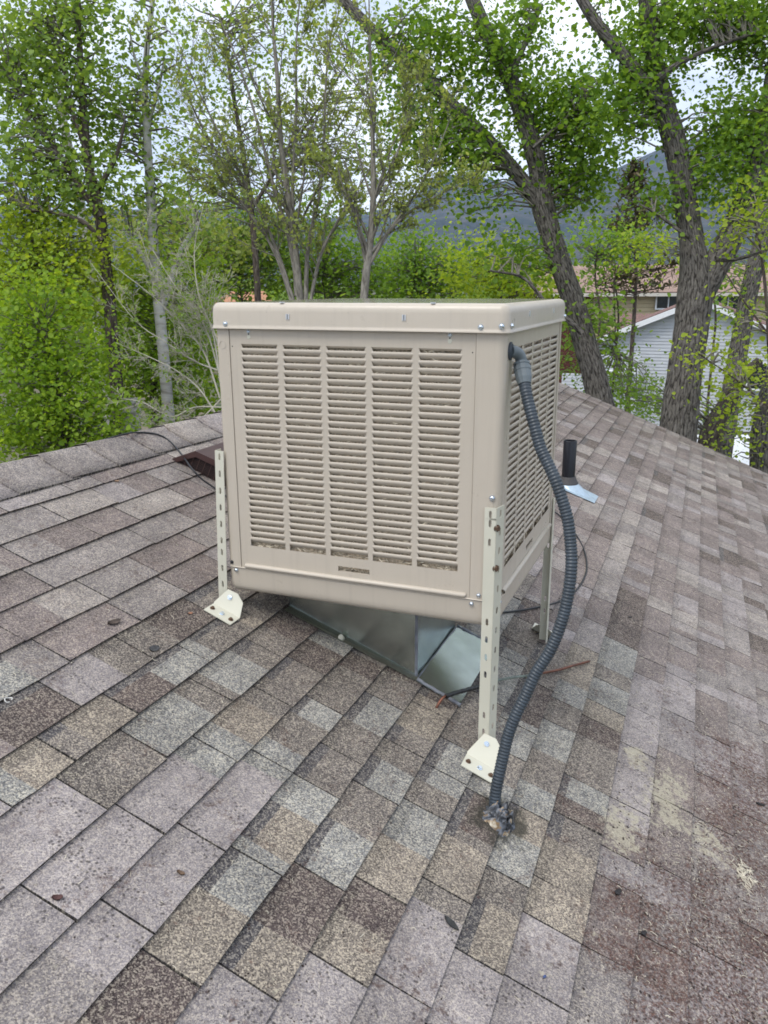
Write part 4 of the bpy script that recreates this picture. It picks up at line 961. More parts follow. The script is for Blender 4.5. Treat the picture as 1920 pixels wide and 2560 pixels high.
# leaning cottonwood right of the cooler
sk = [limb([(1300, 880, .165), (1283, 810, .155), (1262, 735, .148), (1238, 650, .142), (1210, 570, .138), (1188, 500, .138), (1172, 440, .145), (1160, 350, .125), (1130, 250, .115), (1096, 160, .105), (1060, 90, .095), (1025, 10, .09), (985, -90, .075)], 10.5),
      limb([(1172, 450, .10), (1130, 392, .092), (1062, 312, .086), (990, 240, .082), (910, 160, .08), (830, 90, .075), (750, 10, .07), (690, -60, .06)], 10.5),
      limb([(1100, 170, .05), (1135, 90, .04), (1170, 10, .03)], 10.4), limb([(1150, 320, .03), (1230, 250, .02), (1290, 180, .012)], 10.2), limb([(1258, 720, .035), (1225, 690, .032), (1180, 655, .026), (1130, 600, .02), (1060, 585, .012)], 10.0)]
make_tree('cottonwood_tree', 'leaning grey-barked cottonwood with a forked limb, just right of the cooler', sk,
 [(1225, 225, 70, 65, 30), (1255, 310, 65, 65, 24), (1255, 400, 60, 50, 20), (1140, 35, 45, 35, 9), (1130, 190, 60, 80, 14), (1060, 150, 60, 60, 12), (1000, 120, 80, 60, 12), (930, 60, 90, 60, 16), (860, 120, 80, 70, 14), (960, 250, 80, 60, 14), (1030, 330, 70, 60, 16), (940, 340, 60, 60, 10), (880, 260, 60, 80, 10), (1130, 560, 80, 40, 12), (1290, 690, 30, 40, 4), (1020, 430, 60, 30, 6), (1130, 90, 50, 40, 8)], 10.5, 34, .22, .068, seed=21, dens=1.75)
# forked cottonwood
sk = [limb([(1462, 960, .215), (1470, 880, .205), (1480, 800, .195), (1492, 720, .19), (1500, 650, .20), (1503, 600, .185), (1494, 520, .135), (1478, 420, .130), (1460, 320, .130), (1436, 235, .125), (1415, 150, .11), (1402, 60, .10), (1392, -60, .09)], 9.3),
      limb([(1512, 640, .15), (1548, 570, .150), (1588, 490, .142), (1624, 395, .13), (1650, 290, .12), (1672, 180, .11), (1690, 60, .10), (1700, -60, .09)], 9.3),
      limb([(1432, 235, .08), (1385, 170, .075), (1330, 100, .07), (1285, 45, .065), (1240, -30, .055)], 9.2), limb([(1420, 170, .045), (1480, 130, .03), (1560, 95, .02), (1640, 70, .012)], 9.0),
      limb([(1545, 560, .035), (1590, 560, .022), (1640, 545, .015), (1700, 520, .008)], 8.7), limb([(1495, 520, .022), (1430, 470, .015), (1380, 440, .008)], 9.0)]
make_tree('cottonwood_tree', 'thick forked cottonwood in front of the white house', sk,
 [(1400, 110, 60, 60, 18), (1450, 40, 90, 50, 22), (1560, 40, 90, 50, 26), (1630, 110, 60, 60, 16), (1370, 190, 70, 55, 18), (1360, 255, 50, 45, 12), (1300, 30, 30, 30, 3), (1585, 270, 65, 60, 20), (1635, 270, 40, 70, 16), (1540, 360, 70, 50, 14), (1600, 420, 70, 50, 12), (1640, 30, 40, 60, 12), (1430, 430, 50, 40, 8)], 9.3, 32, .20, .062, seed=33, dens=1.75)
make_tree('cottonwood_sapling', 'yellow-green cottonwood sapling at the right edge in front of the white house', [limb([(1672, 1010, .03), (1668, 880, .026), (1662, 760, .022), (1655, 640, .018), (1640, 520, .012), (1620, 440, .007)], 8.3), limb([(1660, 880, .012), (1590, 820, .009), (1510, 765, .005)], 8.2), limb([(1658, 720, .012), (1600, 640, .008), (1550, 560, .004)], 8.2)],
 [(1620, 480, 60, 45, 18), (1645, 440, 30, 40, 8), (1620, 690, 40, 30, 5), (1550, 770, 50, 35, 9), (1625, 800, 50, 50, 11), (1580, 850, 60, 30, 9), (1630, 900, 40, 30, 4)], 8.3, 20, .20, .05, leaf=LEAF_YEL, seed=41, sides=12, rough=.05, bark=BARK_B)
make_tree('cottonwood_tree', 'dark slanting trunk behind the forked cottonwood at the right edge', [limb([(1560, 960, .18), (1580, 850, .165), (1602, 720, .155), (1625, 600, .145), (1660, 470, .13), (1700, 330, .12)], 14)],
 [(1600, 640, 70, 60, 10), (1560, 560, 60, 50, 10), (1640, 380, 60, 60, 10)], 14, 20, .3, .08, seed=47)
make_tree('cottonwood_tree', 'grey leaning trunk low at the right edge beyond the eave', [limb([(1655, 1040, .2), (1650, 960, .19), (1662, 880, .18), (1690, 780, .17)], 11.5)], [(1640, 900, 50, 40, 6), (1590, 960, 60, 40, 10)], 11.5, 18, .25, .06, seed=49, leaf=LEAF_YEL)
make_tree('brown_trunked_tree', 'short brown trunk between the forked cottonwood and the right edge', [limb([(1525, 990, .18), (1540, 930, .17), (1565, 880, .13), (1600, 820, .1), (1640, 780, .07)], 12.5)], [(1560, 900, 50, 40, 8), (1400, 880, 60, 30, 12), (1345, 850, 40, 40, 9)], 12.5, 20, .25, .06, seed=51, bark=BARK_B)
# aspens at the left
sk = [limb([(353, 760, .062), (346, 690, .060), (338, 600, .057), (330, 500, .054), (324, 400, .050), (318, 300, .044), (313, 200, .036), (318, 100, .030), (330, 0, .024), (335, -80, .018)], 9.0),
      limb([(345, 680, .04), (372, 600, .04), (392, 540, .03), (430, 480, .02)], 9.0), limb([(338, 600, .035), (305, 550, .03), (280, 500, .022), (262, 450, .015)], 9.0), limb([(318, 280, .022), (340, 200, .018), (355, 130, .012)], 9.0), limb([(318, 190, .02), (290, 120, .014), (280, 60, .008)], 9.0)]
make_tree('aspen_tree', 'slender aspen with a pale straight trunk left of the cooler', sk,
 [(300, 60, 70, 60, 9), (270, 180, 60, 70, 10), (340, 260, 60, 60, 9), (280, 320, 60, 60, 10), (370, 130, 60, 70, 9), (360, 400, 60, 60, 9), (290, 430, 60, 50, 9), (230, 250, 50, 80, 8), (380, 520, 60, 50, 8)], 9.0, 22, .20, .05, BARK_A, LEAF_ASP, SHAPE_ROUND, 'aspens at the left', .04, 16, seed=61, dens=1.4)
sk = [limb([(240, 700, .066), (235, 640, .064), (227, 560, .062), (218, 480, .060), (205, 420, .058), (190, 350, .050), (182, 260, .042), (176, 180, .036), (172, 100, .032), (168, 0, .028), (165, -80, .024)], 8.6),
      limb([(218, 470, .036), (170, 400, .03), (120, 320, .024), (70, 250, .018), (20, 160, .012)], 8.5), limb([(190, 340, .025), (160, 250, .02), (140, 150, .015), (130, 60, .01)], 8.5), limb([(222, 520, .022), (180, 480, .025), (120, 460, .015), (60, 455, .01)], 8.4), limb([(205, 420, .03), (250, 340, .022), (270, 260, .014)], 8.6)]
make_tree('aspen_tree', 'brown-stained aspen with spreading limbs at the far left', sk,
 [(60, 60, 70, 60, 13), (150, 50, 60, 60, 11), (30, 190, 60, 60, 14), (120, 140, 60, 60, 12), (90, 260, 70, 60, 14), (200, 130, 50, 70, 9), (220, 210, 50, 60, 9), (150, 330, 60, 50, 12), (40, 340, 60, 60, 16), (110, 410, 80, 50, 16), (230, 390, 50, 60, 9), (20, 430, 60, 50, 14), (200, 20, 50, 40, 9), (20, 110, 50, 60, 12), (110, 20, 60, 40, 12), (60, 150, 60, 50, 12), (180, 420, 50, 50, 10), (150, 220, 60, 50, 12)], 8.6, 24, .19, .05, BARK_B, LEAF_ASP, SHAPE_ROUND, 'aspens at the left', .05, 16, seed=67, dens=1.5)
make_tree('aspen_tree', 'aspen with forked white limbs behind the bushes at the upper left', [limb([(190, 520, .07), (160, 380, .065), (142, 290, .06), (130, 230, .05), (110, 180, .035), (90, 100, .02)], 11), limb([(142, 290, .04), (136, 220, .035), (128, 150, .02)], 11)],
 [(100, 140, 80, 80, 12), (60, 300, 80, 60, 12), (150, 400, 80, 50, 12), (20, 90, 50, 70, 8)], 11, 22, .24, .055, BARK_A, LEAF_COT, SHAPE_ROUND, 'aspens at the left', .04, 14, seed=69)
make_tree('broken_aspen', 'broken white aspen stump in the bushes above the ridge', [limb([(285, 950, .10), (284, 905, .098), (281, 862, .095)], 8.2, 14)], [], 8.2, bark=BARK_A, seed=70, sides=14)
# bushes at the left
make_tree('leafy_bush', 'bright green bush filling the lower left corner beyond the ridge', [limb([(150, 1000, .05), (140, 900, .04), (110, 800, .03), (90, 700, .015)], 7.6)],
 [(60, 840, 120, 100, 60), (170, 900, 110, 80, 42), (60, 950, 100, 50, 20), (30, 720, 80, 80, 30), (150, 780, 90, 80, 28), (220, 960, 70, 50, 12), (90, 640, 80, 60, 20)], 7.6, 34, .15, .042, BARK_B, LEAF_BUSH, SHAPE_ROUND, 'green bushes beyond the ridge', .05, 10, seed=71, r0=.006, dens=1.5, maxlen=1.2)
make_tree('leafy_bush', 'yellow-green bush below the aspen limbs at the left edge', [limb([(60, 900, .05), (50, 760, .04), (60, 620, .03), (70, 520, .015)], 8.6)],
 [(40, 560, 80, 80, 34), (130, 540, 80, 70, 26), (60, 470, 70, 40, 14), (180, 620, 80, 70, 22), (110, 660, 90, 60, 22), (20, 640, 60, 80, 18), (250, 560, 50, 60, 10)], 8.6, 32, .17, .045, BARK_B, LEAF_YEL, SHAPE_ROUND, 'green bushes beyond the ridge', .05, 10, seed=72, r0=.006, dens=1.5, maxlen=1.2)
make_tree('leafy_bush', 'green bush behind the pale twigs between the aspens and the cooler', [limb([(330, 980, .05), (330, 860, .04), (340, 740, .03), (350, 640, .015)], 9.8)],
 [(300, 830, 90, 90, 36), (400, 860, 70, 80, 24), (280, 700, 80, 70, 26), (400, 720, 70, 80, 26), (340, 620, 80, 60, 20), (430, 600, 60, 60, 18), (250, 620, 60, 50, 14), (440, 800, 50, 90, 18), (220, 820, 60, 80, 16)], 9.8, 32, .19, .05, BARK_B, LEAF_BUSH, SHAPE_ROUND, 'green bushes beyond the ridge', .05, 10, seed=73, r0=.006, dens=1.3, maxlen=1.2)

# bare twiggy trees
def grow(out, p, d, L, r, lvl, rng, up=.10, kids=(5, 5, 4), ang=(.35, .75), wig=.09, minr=.0022, lvls=3, leafs=None):
    n = max(5, int(L/.10)); pts = [p]; dd = d/np.linalg.norm(d)
    for i in range(n):
        dd = dd+rng.normal(size=3)*wig+np.array([0, 0, up*.35]); dd /= np.linalg.norm(dd); pts.append(pts[-1]+dd*L/n)
    pts = np.array(pts); rad = np.linspace(r, max(minr, r*.35), n+1); out.append((pts, rad, 8 if r > .03 else (5 if r > .008 else 3)))
    if leafs is not None and lvl >= lvls-1: leafs.append(pts[1:])
    if lvl < lvls:
        for k in range(kids[min(lvl, len(kids)-1)]):
            t = rng.uniform(.18, .97); i = min(n-1, int(t*n)); a = pts[i]; dv = pts[i+1]-pts[i]; dv /= np.linalg.norm(dv)
            q = rng.normal(size=3); q -= dv*np.dot(q, dv); q /= np.linalg.norm(q); th = rng.uniform(*ang)
            grow(out, a, dv*math.cos(th)+q*math.sin(th), L*rng.uniform(.32, .6)*(1-.35*t), max(minr, rad[i]*.55), lvl+1, rng, up, kids, ang, wig, minr, lvls, leafs)
def bare_tree(name, label, stems, depth, seed, bark, leaf, lsize, per, kids=(8, 6, 4), lvls=3, up=.12, wig=.07, minr=.0024, ang=(.35, .8), group=None, cat='tree'):
    rng = np.random.default_rng(seed); out, lf = [], []; main = []
    for st in stems:
        Q, R = limb(st, depth, 24); main.append((Q, R))
        out.append((Q, R, 10)); L = np.sum(np.linalg.norm(np.diff(Q, axis=0), axis=1))
        for k in range(int(kids[0]*1.6)):
            i = rng.integers(4, 23); dv = Q[i]-Q[i-1]; dv /= np.linalg.norm(dv); q = rng.normal(size=3); q -= dv*np.dot(q, dv); q /= np.linalg.norm(q); th = rng.uniform(*ang)
            grow(out, Q[i], dv*math.cos(th)+q*math.sin(th), L*rng.uniform(.16, .34)*(1.1-.4*i/24), R[i]*.45, 1, rng, up, kids, ang, wig, minr, lvls, lf)
    base = main[0][0][0]; T = thing(name, label, cat, (base[0], base[1], GROUND_Z), group)
    foot_ = [(spline([np.array([base[0], base[1], GROUND_Z-.1]), (base+np.array([base[0], base[1], GROUND_Z]))/2+.03, base], 10), np.linspace(main[0][1][0]*1.6, main[0][1][0]*1.1, 10), 10)]
    link('trunk', tubes_mesh('trunk', foot_+[o for o in out if o[1][0] > .02], bark, 8), None, T)
    tag(link('twigs', tubes_mesh('twigs', [o for o in out if o[1][0] <= .02], bark, 4), None, T), kind='stuff')
    P = np.vstack(lf)
    if per > 0:
        k = rng.random(len(P)) < per; P = P[k]+rng.normal(size=(k.sum(), 3))*.02
        link('crown', leaves_mesh('crown', P, lsize, rng.uniform(.1, .8, len(P)), leaf, SHAPE_LEAF, .2, rng), None, T)
    return T
bare_tree('twiggy_tree', 'many-stemmed half-bare tree with dark stems behind the cooler', [
 [(655, 720, 0.0360), (640, 560, 0.0331), (622, 420, 0.0288), (606, 300, 0.0245), (600, 180, 0.0202), (590, 60, 0.0144), (585, -60, 0.0086)],
 [(655, 700, 0.0245), (625, 520, 0.0187), (590, 400, 0.0158), (560, 280, 0.0130), (520, 150, 0.0094), (470, 30, 0.0050)],
 [(660, 700, 0.0245), (665, 540, 0.0187), (690, 420, 0.0151), (700, 300, 0.0130), (705, 160, 0.0094), (720, 40, 0.0058)],
 [(650, 720, 0.0216), (600, 560, 0.0166), (540, 460, 0.0130), (480, 400, 0.0094), (420, 360, 0.0043)],
 [(660, 720, 0.0202), (690, 560, 0.0144), (740, 460, 0.0108), (790, 380, 0.0072), (830, 300, 0.0036)],
 [(650, 700, 0.0187), (590, 520, 0.0144), (500, 340, 0.0108), (430, 200, 0.0072), (380, 80, 0.0036)],
 [(640, 640, 0.0202), (632, 420, 0.0166), (640, 250, 0.0130), (640, 100, 0.0086), (650, -40, 0.0050)]], 7.4, 81, BARK_T, LEAF_OLV, .032, .40, kids=(10, 6, 4), minr=.0017)
bare_tree('twiggy_tree', 'slim half-bare tree with a single grey stem right behind the middle of the cooler', [
 [(782, 700, .036), (790, 600, .034), (800, 520, .031), (806, 440, .027), (806, 340, .021), (803, 240, .016), (800, 120, .011), (797, 0, .006)],
 [(793, 580, .017), (840, 500, .014), (890, 430, .010), (935, 350, .007), (975, 250, .004)],
 [(800, 520, .015), (760, 440, .012), (715, 380, .008), (670, 340, .005)],
 [(804, 440, .014), (850, 350, .010), (880, 260, .007), (900, 160, .004)],
 [(798, 550, .015), (870, 470, .011), (950, 420, .007), (1020, 390, .004)]], 6.8, 85, BARK_T, LEAF_OLV, .030, .36, kids=(10, 6, 4), minr=.0017)
bare_tree('bare_shrub', 'pale leafless shrub arching left of the cooler above the ridge', [
 [(470, 900, 0.0068), (430, 840, 0.0056), (380, 800, 0.0043), (320, 770, 0.0031), (250, 740, 0.0019)], [(475, 860, 0.0068), (440, 760, 0.0056), (390, 700, 0.0043), (330, 640, 0.0031), (240, 570, 0.0019)],
 [(480, 880, 0.0062), (420, 880, 0.0050), (370, 900, 0.0037), (310, 870, 0.0031), (260, 860, 0.0019)], [(478, 840, 0.0062), (460, 720, 0.0056), (430, 640, 0.0043), (420, 540, 0.0031), (440, 440, 0.0019)], [(470, 800, 0.0062), (420, 780, 0.0050), (360, 740, 0.0037), (290, 690, 0.0025), (190, 560, 0.0012)],
 [(478, 820, 0.0062), (440, 700, 0.0050), (380, 620, 0.0037), (330, 540, 0.0025)], [(476, 760, 0.0062), (450, 690, 0.0050), (400, 650, 0.0037), (340, 600, 0.0025), (300, 500, 0.0019)], [(480, 860, 0.0062), (440, 900, 0.0050), (400, 930, 0.0031), (350, 920, 0.0019)]], 5.9, 91, BARK_P, LEAF_ASP, .022, .12, kids=(10, 6, 3), wig=.16, minr=.0014, up=.04, ang=(.4, 1.0))

# trees behind
BGT = [('dark green tree behind the twiggy tree, left of its stems', (520, 540), [(500, 500, 90, 60, 26), (560, 570, 90, 60, 30), (480, 600, 80, 60, 24), (620, 520, 70, 60, 20), (540, 440, 70, 40, 10)], 15, LEAF_FAR, 101),
 ('green tree above the left half of the cooler cap', (700, 600), [(660, 590, 90, 50, 30), (740, 560, 90, 60, 28), (700, 480, 70, 50, 14), (800, 610, 70, 40, 20)], 16, LEAF_COT, 102),
 ('rounded green tree above the middle of the cooler cap', (900, 560), [(870, 590, 80, 50, 30), (950, 580, 70, 45, 24), (880, 520, 50, 30, 8), (1000, 610, 80, 35, 20), (850, 625, 70, 30, 16)], 17, LEAF_COT, 103),
 ('bright green tree beside the leaning trunk above the cooler', (1080, 580), [(1060, 590, 70, 45, 22), (1120, 610, 60, 40, 18), (1010, 585, 50, 35, 8), (1150, 640, 50, 30, 10)], 15, LEAF_YEL, 104),
 ('green tree behind the leaning cottonwood, in front of the mountains', (1290, 540), [(1280, 530, 50, 30, 13), (1340, 535, 60, 25, 12), (1255, 580, 25, 30, 4)], 16, LEAF_COT, 105),
 ('low green tree in front of the white house gable', (1330, 740), [(1238, 700, 22, 35, 7), (1236, 780, 22, 40, 8), (1250, 650, 20, 25, 3), (1300, 720, 35, 45, 11), (1330, 790, 40, 30, 7), (1340, 845, 50, 25, 10), (1400, 865, 50, 22, 8)], 17, LEAF_FAR, 106),
 ('olive tree far left behind the aspen trunks', (420, 480), [(400, 470, 80, 50, 18), (330, 520, 80, 50, 16), (450, 540, 70, 50, 18), (220, 480, 80, 50, 14)], 14, LEAF_OLV, 107),
 ('yellow-green tree between the forked cottonwood limbs', (1540, 560), [(1400, 535, 60, 25, 10), (1640, 580, 30, 30, 5)], 15, LEAF_YEL, 108)]
for lab, (bx, by), bl, dep, lf, sd_ in BGT:
    make_tree('leafy_tree', lab, [limb([(bx, 760, .022), (bx+6, 680, .02), (bx-4, 600, .018), (bx, by, .014)], dep)], bl, dep, 26, .34, .085, BARK_B, lf, SHAPE_LEAF, 'trees behind the cooler', .06, 12, seed=sd_, r0=.012, dens=1.5)
make_tree('leafy_tree', 'tall loose-crowned tree behind the many-stemmed twiggy tree', [limb([(560, 700, .05), (552, 560, .045), (540, 430, .04), (520, 300, .034), (500, 180, .028), (480, 40, .018)], 11.5), limb([(545, 450, .028), (620, 330, .022), (690, 230, .016), (760, 120, .01)], 11.5), limb([(540, 420, .028), (470, 330, .02), (420, 240, .014), (380, 130, .009)], 11.5)],
 [(430, 60, 70, 60, 12), (530, 110, 70, 60, 12), (640, 60, 70, 60, 11), (740, 100, 70, 60, 11), (450, 190, 70, 60, 13), (560, 240, 70, 60, 13), (680, 200, 70, 60, 12), (770, 230, 60, 60, 10), (420, 320, 70, 50, 13), (520, 350, 70, 50, 13), (640, 340, 80, 50, 13), (740, 360, 70, 50, 12), (840, 370, 60, 50, 9), (400, 420, 70, 40, 12), (580, 20, 70, 40, 8)], 11.5, 20, .24, .062, BARK_B, LEAF_ASP, SHAPE_LEAF, 'trees behind the cooler', .06, 12, seed=131, r0=.010, dens=1.35)
# dry conifer
rngc = np.random.default_rng(111); base = dp(1372, 640, 21); Tc = thing('dry_conifer', 'brownish half-dry conifer between the two cottonwoods', 'tree', (base[0], base[1], GROUND_Z))
tp = dp(1372, 360, 21); link('trunk', tubes_mesh('trunk', [(spline([np.array([base[0], base[1], GROUND_Z]), base, tp], 20), np.linspace(.08, .015, 20), 8)], BARK_B), None, Tc)
L, br = [], []
for k in range(90):
    t = rngc.uniform(.0, 1); p = base*(1-t)+tp*t; ln = (1-t)*1.25+.15; a = rngc.uniform(0, 6.28); e_ = p+np.array([math.cos(a)*ln, math.sin(a)*ln, .25*ln]); br.append((spline([p, (p+e_)/2-np.array([0, 0, .06]), e_], 6), np.linspace(.016, .004, 6), 4))
    for _ in range(34): s = rngc.uniform(.25, 1); L.append(p*(1-s)+e_*s+rngc.normal(size=3)*.09)
tag(link('branches', tubes_mesh('branches', br, BARK_B, 4), None, Tc), kind='stuff')
link('crown', leaves_mesh('crown', np.array(L), .16, rngc.uniform(0, 1, len(L)), LEAF_DRY, SHAPE_SLIM, .1, rngc), None, Tc)
# far belt of trees that reads as one mass
rngf = np.random.default_rng(121); P_, CV_ = [], []
for k in range(1500):
    x = rngf.uniform(-500, 2200); D = rngf.uniform(60, 130); c = dp(x, 640, D); c[2] = GROUND_Z+rngf.uniform(.3, 1)*rngf.uniform(4.0, 6.4)*(.8+.2*math.sin(x*.013)); kk = 22
    P_.append(c+rngf.normal(size=(kk, 3))*np.array([1.1, 1.1, .8])); CV_.append(np.full(kk, rngf.uniform(0, .8)))
tag(link('distant_trees', leaves_mesh('distant_trees', np.vstack(P_), .62, np.concatenate(CV_), LEAF_FAR, SHAPE_LEAF, .4, rngf)), 'distant belt of green trees below the mountains', 'trees', kind='stuff')

# ------------------------------------------------------------------ neighbouring houses
WHITE = mat('white_siding', (.54, .56, .59), .6, noise_scale=3, noise_amt=.04); WTRIM = mat('white_trim', (.80, .81, .82), .5)
TAN = mat('tan_siding', (.52, .43, .27), .7, noise_scale=3, noise_amt=.06); GLASS = mat('window_glass', (.02, .025, .03), .08, spec=.8)
def roof_shingle(name, c0, c1):
    m = mat(name, c0, .95); n, l = m.node_tree.nodes, m.node_tree.links; b = n['Principled BSDF']
    uv = n.new('ShaderNodeUVMap'); uv.uv_map = 'roof'; br_ = n.new('ShaderNodeTexBrick'); br_.inputs['Color1'].default_value = (*c0, 1); br_.inputs['Color2'].default_value = (*c1, 1); br_.inputs['Mortar'].default_value = (*[x*.6 for x in c0], 1)
    br_.inputs['Scale'].default_value = 1; br_.inputs['Brick Width'].default_value = .33; br_.inputs['Row Height'].default_value = .14; br_.inputs['Mortar Size'].default_value = .012
    l.new(uv.outputs[0], br_.inputs['Vector']); l.new(br_.outputs['Color'], b.inputs['Base Color']); return m
PINKR = roof_shingle('pink_brown_shingle', (.27, .18, .145), (.40, .285, .225)); BRNR = roof_shingle('brown_shingle', (.16, .085, .07), (.24, .14, .115)); ORGR = roof_shingle('orange_shingle', (.42, .20, .11), (.52, .27, .15))
def slab(name, q, th, material, parent):
    """roof slab from four corners (eave a,b then ridge c,d) with roof coordinates"""
    q = [np.array(p, float) for p in q]; n = np.cross(q[1]-q[0], q[3]-q[0]); n /= np.linalg.norm(n)
    if n[2] < 0: n = -n
    mb = MB(); mb.hexa([p-n*th for p in q]+q); me = mb.mesh(name); lay = me.uv_layers.new(name='roof')
    ex = q[1]-q[0]; ex /= np.linalg.norm(ex); ey = q[3]-q[0]; ey = ey-ex*np.dot(ey, ex); ey /= np.linalg.norm(ey)
    for lp in me.loops:
        p = np.array(me.vertices[lp.vertex_index].co)-q[0]; lay.data[lp.index].uv = (float(p @ ex), float(p @ ey))
    return link(name, me, material, parent)
def lap_wall(name, p0, ex, width, zb, top_fn, lap, material, parent, out):
    """lapped siding: every board its own tilted face; top_fn gives the wall height along the width"""
    mb = MB(); z = zb; zmax = max(top_fn(s) for s in np.linspace(0, width, 41))
    while z < zmax-.01:
        zt = min(z+lap, zmax); ss = np.linspace(0, width, 81); ok = [s for s in ss if top_fn(s) >= zt-.001]
        if len(ok) > 1:
            a, b = ok[0], ok[-1]; A0, B0 = p0+ex*a, p0+ex*b
            def Z(p, zz, o): return np.array([p[0], p[1], zz])+out*o
            mb.add([Z(A0, z+lap*.16, .034), Z(B0, z+lap*.16, .034), Z(B0, zt, .022), Z(A0, zt, .022), Z(A0, z+lap*.10, -.004), Z(B0, z+lap*.10, -.004), Z(A0, z, .0), Z(B0, z, .0)], [(0, 1, 2, 3), (4, 5, 1, 0), (6, 7, 5, 4)])
        z += lap
    return mb.build(name, material, parent)
def window(parent, c, ex, out, w, h, panes=2, trim=WTRIM):
    up_ = np.array([0, 0, 1.0]); mb = MB()
    def bar(x0, x1, z0, z1, o0, o1): mb.hexa([c+ex*x+up_*z+out*o for z, o in ((z0, o0), (z0, o1)) for x in ((x0, x1) if o == o0 else (x1, x0))]+[c+ex*x+up_*z+out*o for z, o in ((z1, o0), (z1, o1)) for x in ((x0, x1) if o == o0 else (x1, x0))])
    t = .08
    bar(-w/2-t, w/2+t, h/2, h/2+t, .02, .06); bar(-w/2-t, w/2+t, -h/2-t, -h/2, .02, .07); bar(-w/2-t, -w/2, -h/2, h/2, .02, .06); bar(w/2, w/2+t, -h/2, h/2, .02, .06)
    for i in range(1, panes): x = -w/2+w*i/panes; bar(x-.03, x+.03, -h/2, h/2, .022, .055)
    o = mb.build('window', trim, parent)
    for i in range(panes):
        m2 = MB(); x0, x1 = -w/2+w*i/panes+.03, -w/2+w*(i+1)/panes-.03
        m2.add([c+ex*x0-up_*h/2+out*.03, c+ex*x1-up_*h/2+out*.03, c+ex*x1+up_*h/2+out*.03, c+ex*x0+up_*h/2+out*.03], [(0, 1, 2, 3)]); m2.build('pane', GLASS, o)
    return o
EXH = np.array([RIGHT[0], RIGHT[1], 0]); EXH /= np.linalg.norm(EXH); OUTH = -np.array([FWD[0], FWD[1], 0]); OUTH /= np.linalg.norm(OUTH)
# white gabled house
D1 = 30.0; pk = at(1752, 742, D1); OUTW = CAM-pk; OUTW[2] = 0; OUTW /= np.linalg.norm(OUTW); EXW = np.array([-OUTW[1], OUTW[0], 0]); WH = thing('white_house', 'white house with horizontal siding and a gable end behind the forked cottonwood', 'house', (pk[0], pk[1], GROUND_Z))
slope = .42; HW = 3.6; lw0 = pk-EXW*HW; wall_h = lambda s: pk[2]-.12-slope*abs(s-HW)
lap_wall('siding', np.array([lw0[0], lw0[1], 0]), EXW, 2*HW, GROUND_Z, wall_h, .122, WHITE, WH, OUTW)
for sgn in (-1, 1):
    e_ = pk+EXW*sgn*(HW+.35)+np.array([0, 0, -slope*(HW+.35)]); f_ = OUTW*.35; bk = -OUTW*9
    slab('roof', [e_+f_, e_+bk, pk+bk, pk+f_] if sgn < 0 else [e_+bk, e_+f_, pk+f_, pk+bk], .09, BRNR, WH)
    mb = MB(); a, b = e_+f_*1.02, pk+f_*1.02; dn = np.array([0, 0, -.24]); o_ = OUTW*.04
    mb.hexa([a+dn, b+dn, b+dn+o_, a+dn+o_, a-np.array([0, 0, .03]), b-np.array([0, 0, .03]), b+o_-np.array([0, 0, .03]), a+o_-np.array([0, 0, .03])]); mb.build('bargeboard', WTRIM, WH)
mb = MB(); q0 = pk-EXW*HW; q1 = pk+EXW*HW; q0, q1 = np.array([q0[0], q0[1], 0]), np.array([q1[0], q1[1], 0]); zt = pk[2]-slope*HW-.2
mb.hexa([p+np.array([0, 0, GROUND_Z]) for p in (q0-OUTW*.05, q1-OUTW*.05, q1-OUTW*9, q0-OUTW*9)]+[p+np.array([0, 0, zt]) for p in (q0-OUTW*.05, q1-OUTW*.05, q1-OUTW*9, q0-OUTW*9)]); mb.build('side_walls', WHITE, WH)
# lower wing left of the gable with a window
wl_ = at(1420, 905, D1+1.5); wz = wl_[2]
wp0 = at(1498, 900, D1+1.2); wp0 = np.array([wp0[0], wp0[1], 0]); lap_wall('wing_siding', wp0, EXW, 1.5, GROUND_Z, lambda s: at(1500, 878, D1+1.2)[2], .122, WHITE, WH, OUTW)
wp0 = at(1405, 940, D1+1.0); wp0 = np.array([wp0[0], wp0[1], 0]); lap_wall('low_wall_siding', wp0, EXW, 1.6, GROUND_Z, lambda s: at(1450, 932, D1+1.0)[2], .122, WHITE, WH, OUTW)
window(WH, at(1552, 912, D1+1.15), EXW, OUTW, 1.1, .75, 2)
window(WH, at(1868, 940, D1-.02), EXW, OUTW, 1.3, .9, 2)
mb = MB(); a = at(1500, 936, D1+1.0); b = at(1590, 934, D1+1.0); dz = np.array([0, 0, .16]); o_ = OUTW*.3
mb.hexa([a, b, b+o_, a+o_, a+dz, b+dz, b+o_+dz, a+o_+dz]); mb.build('porch_beam', WTRIM, WH)
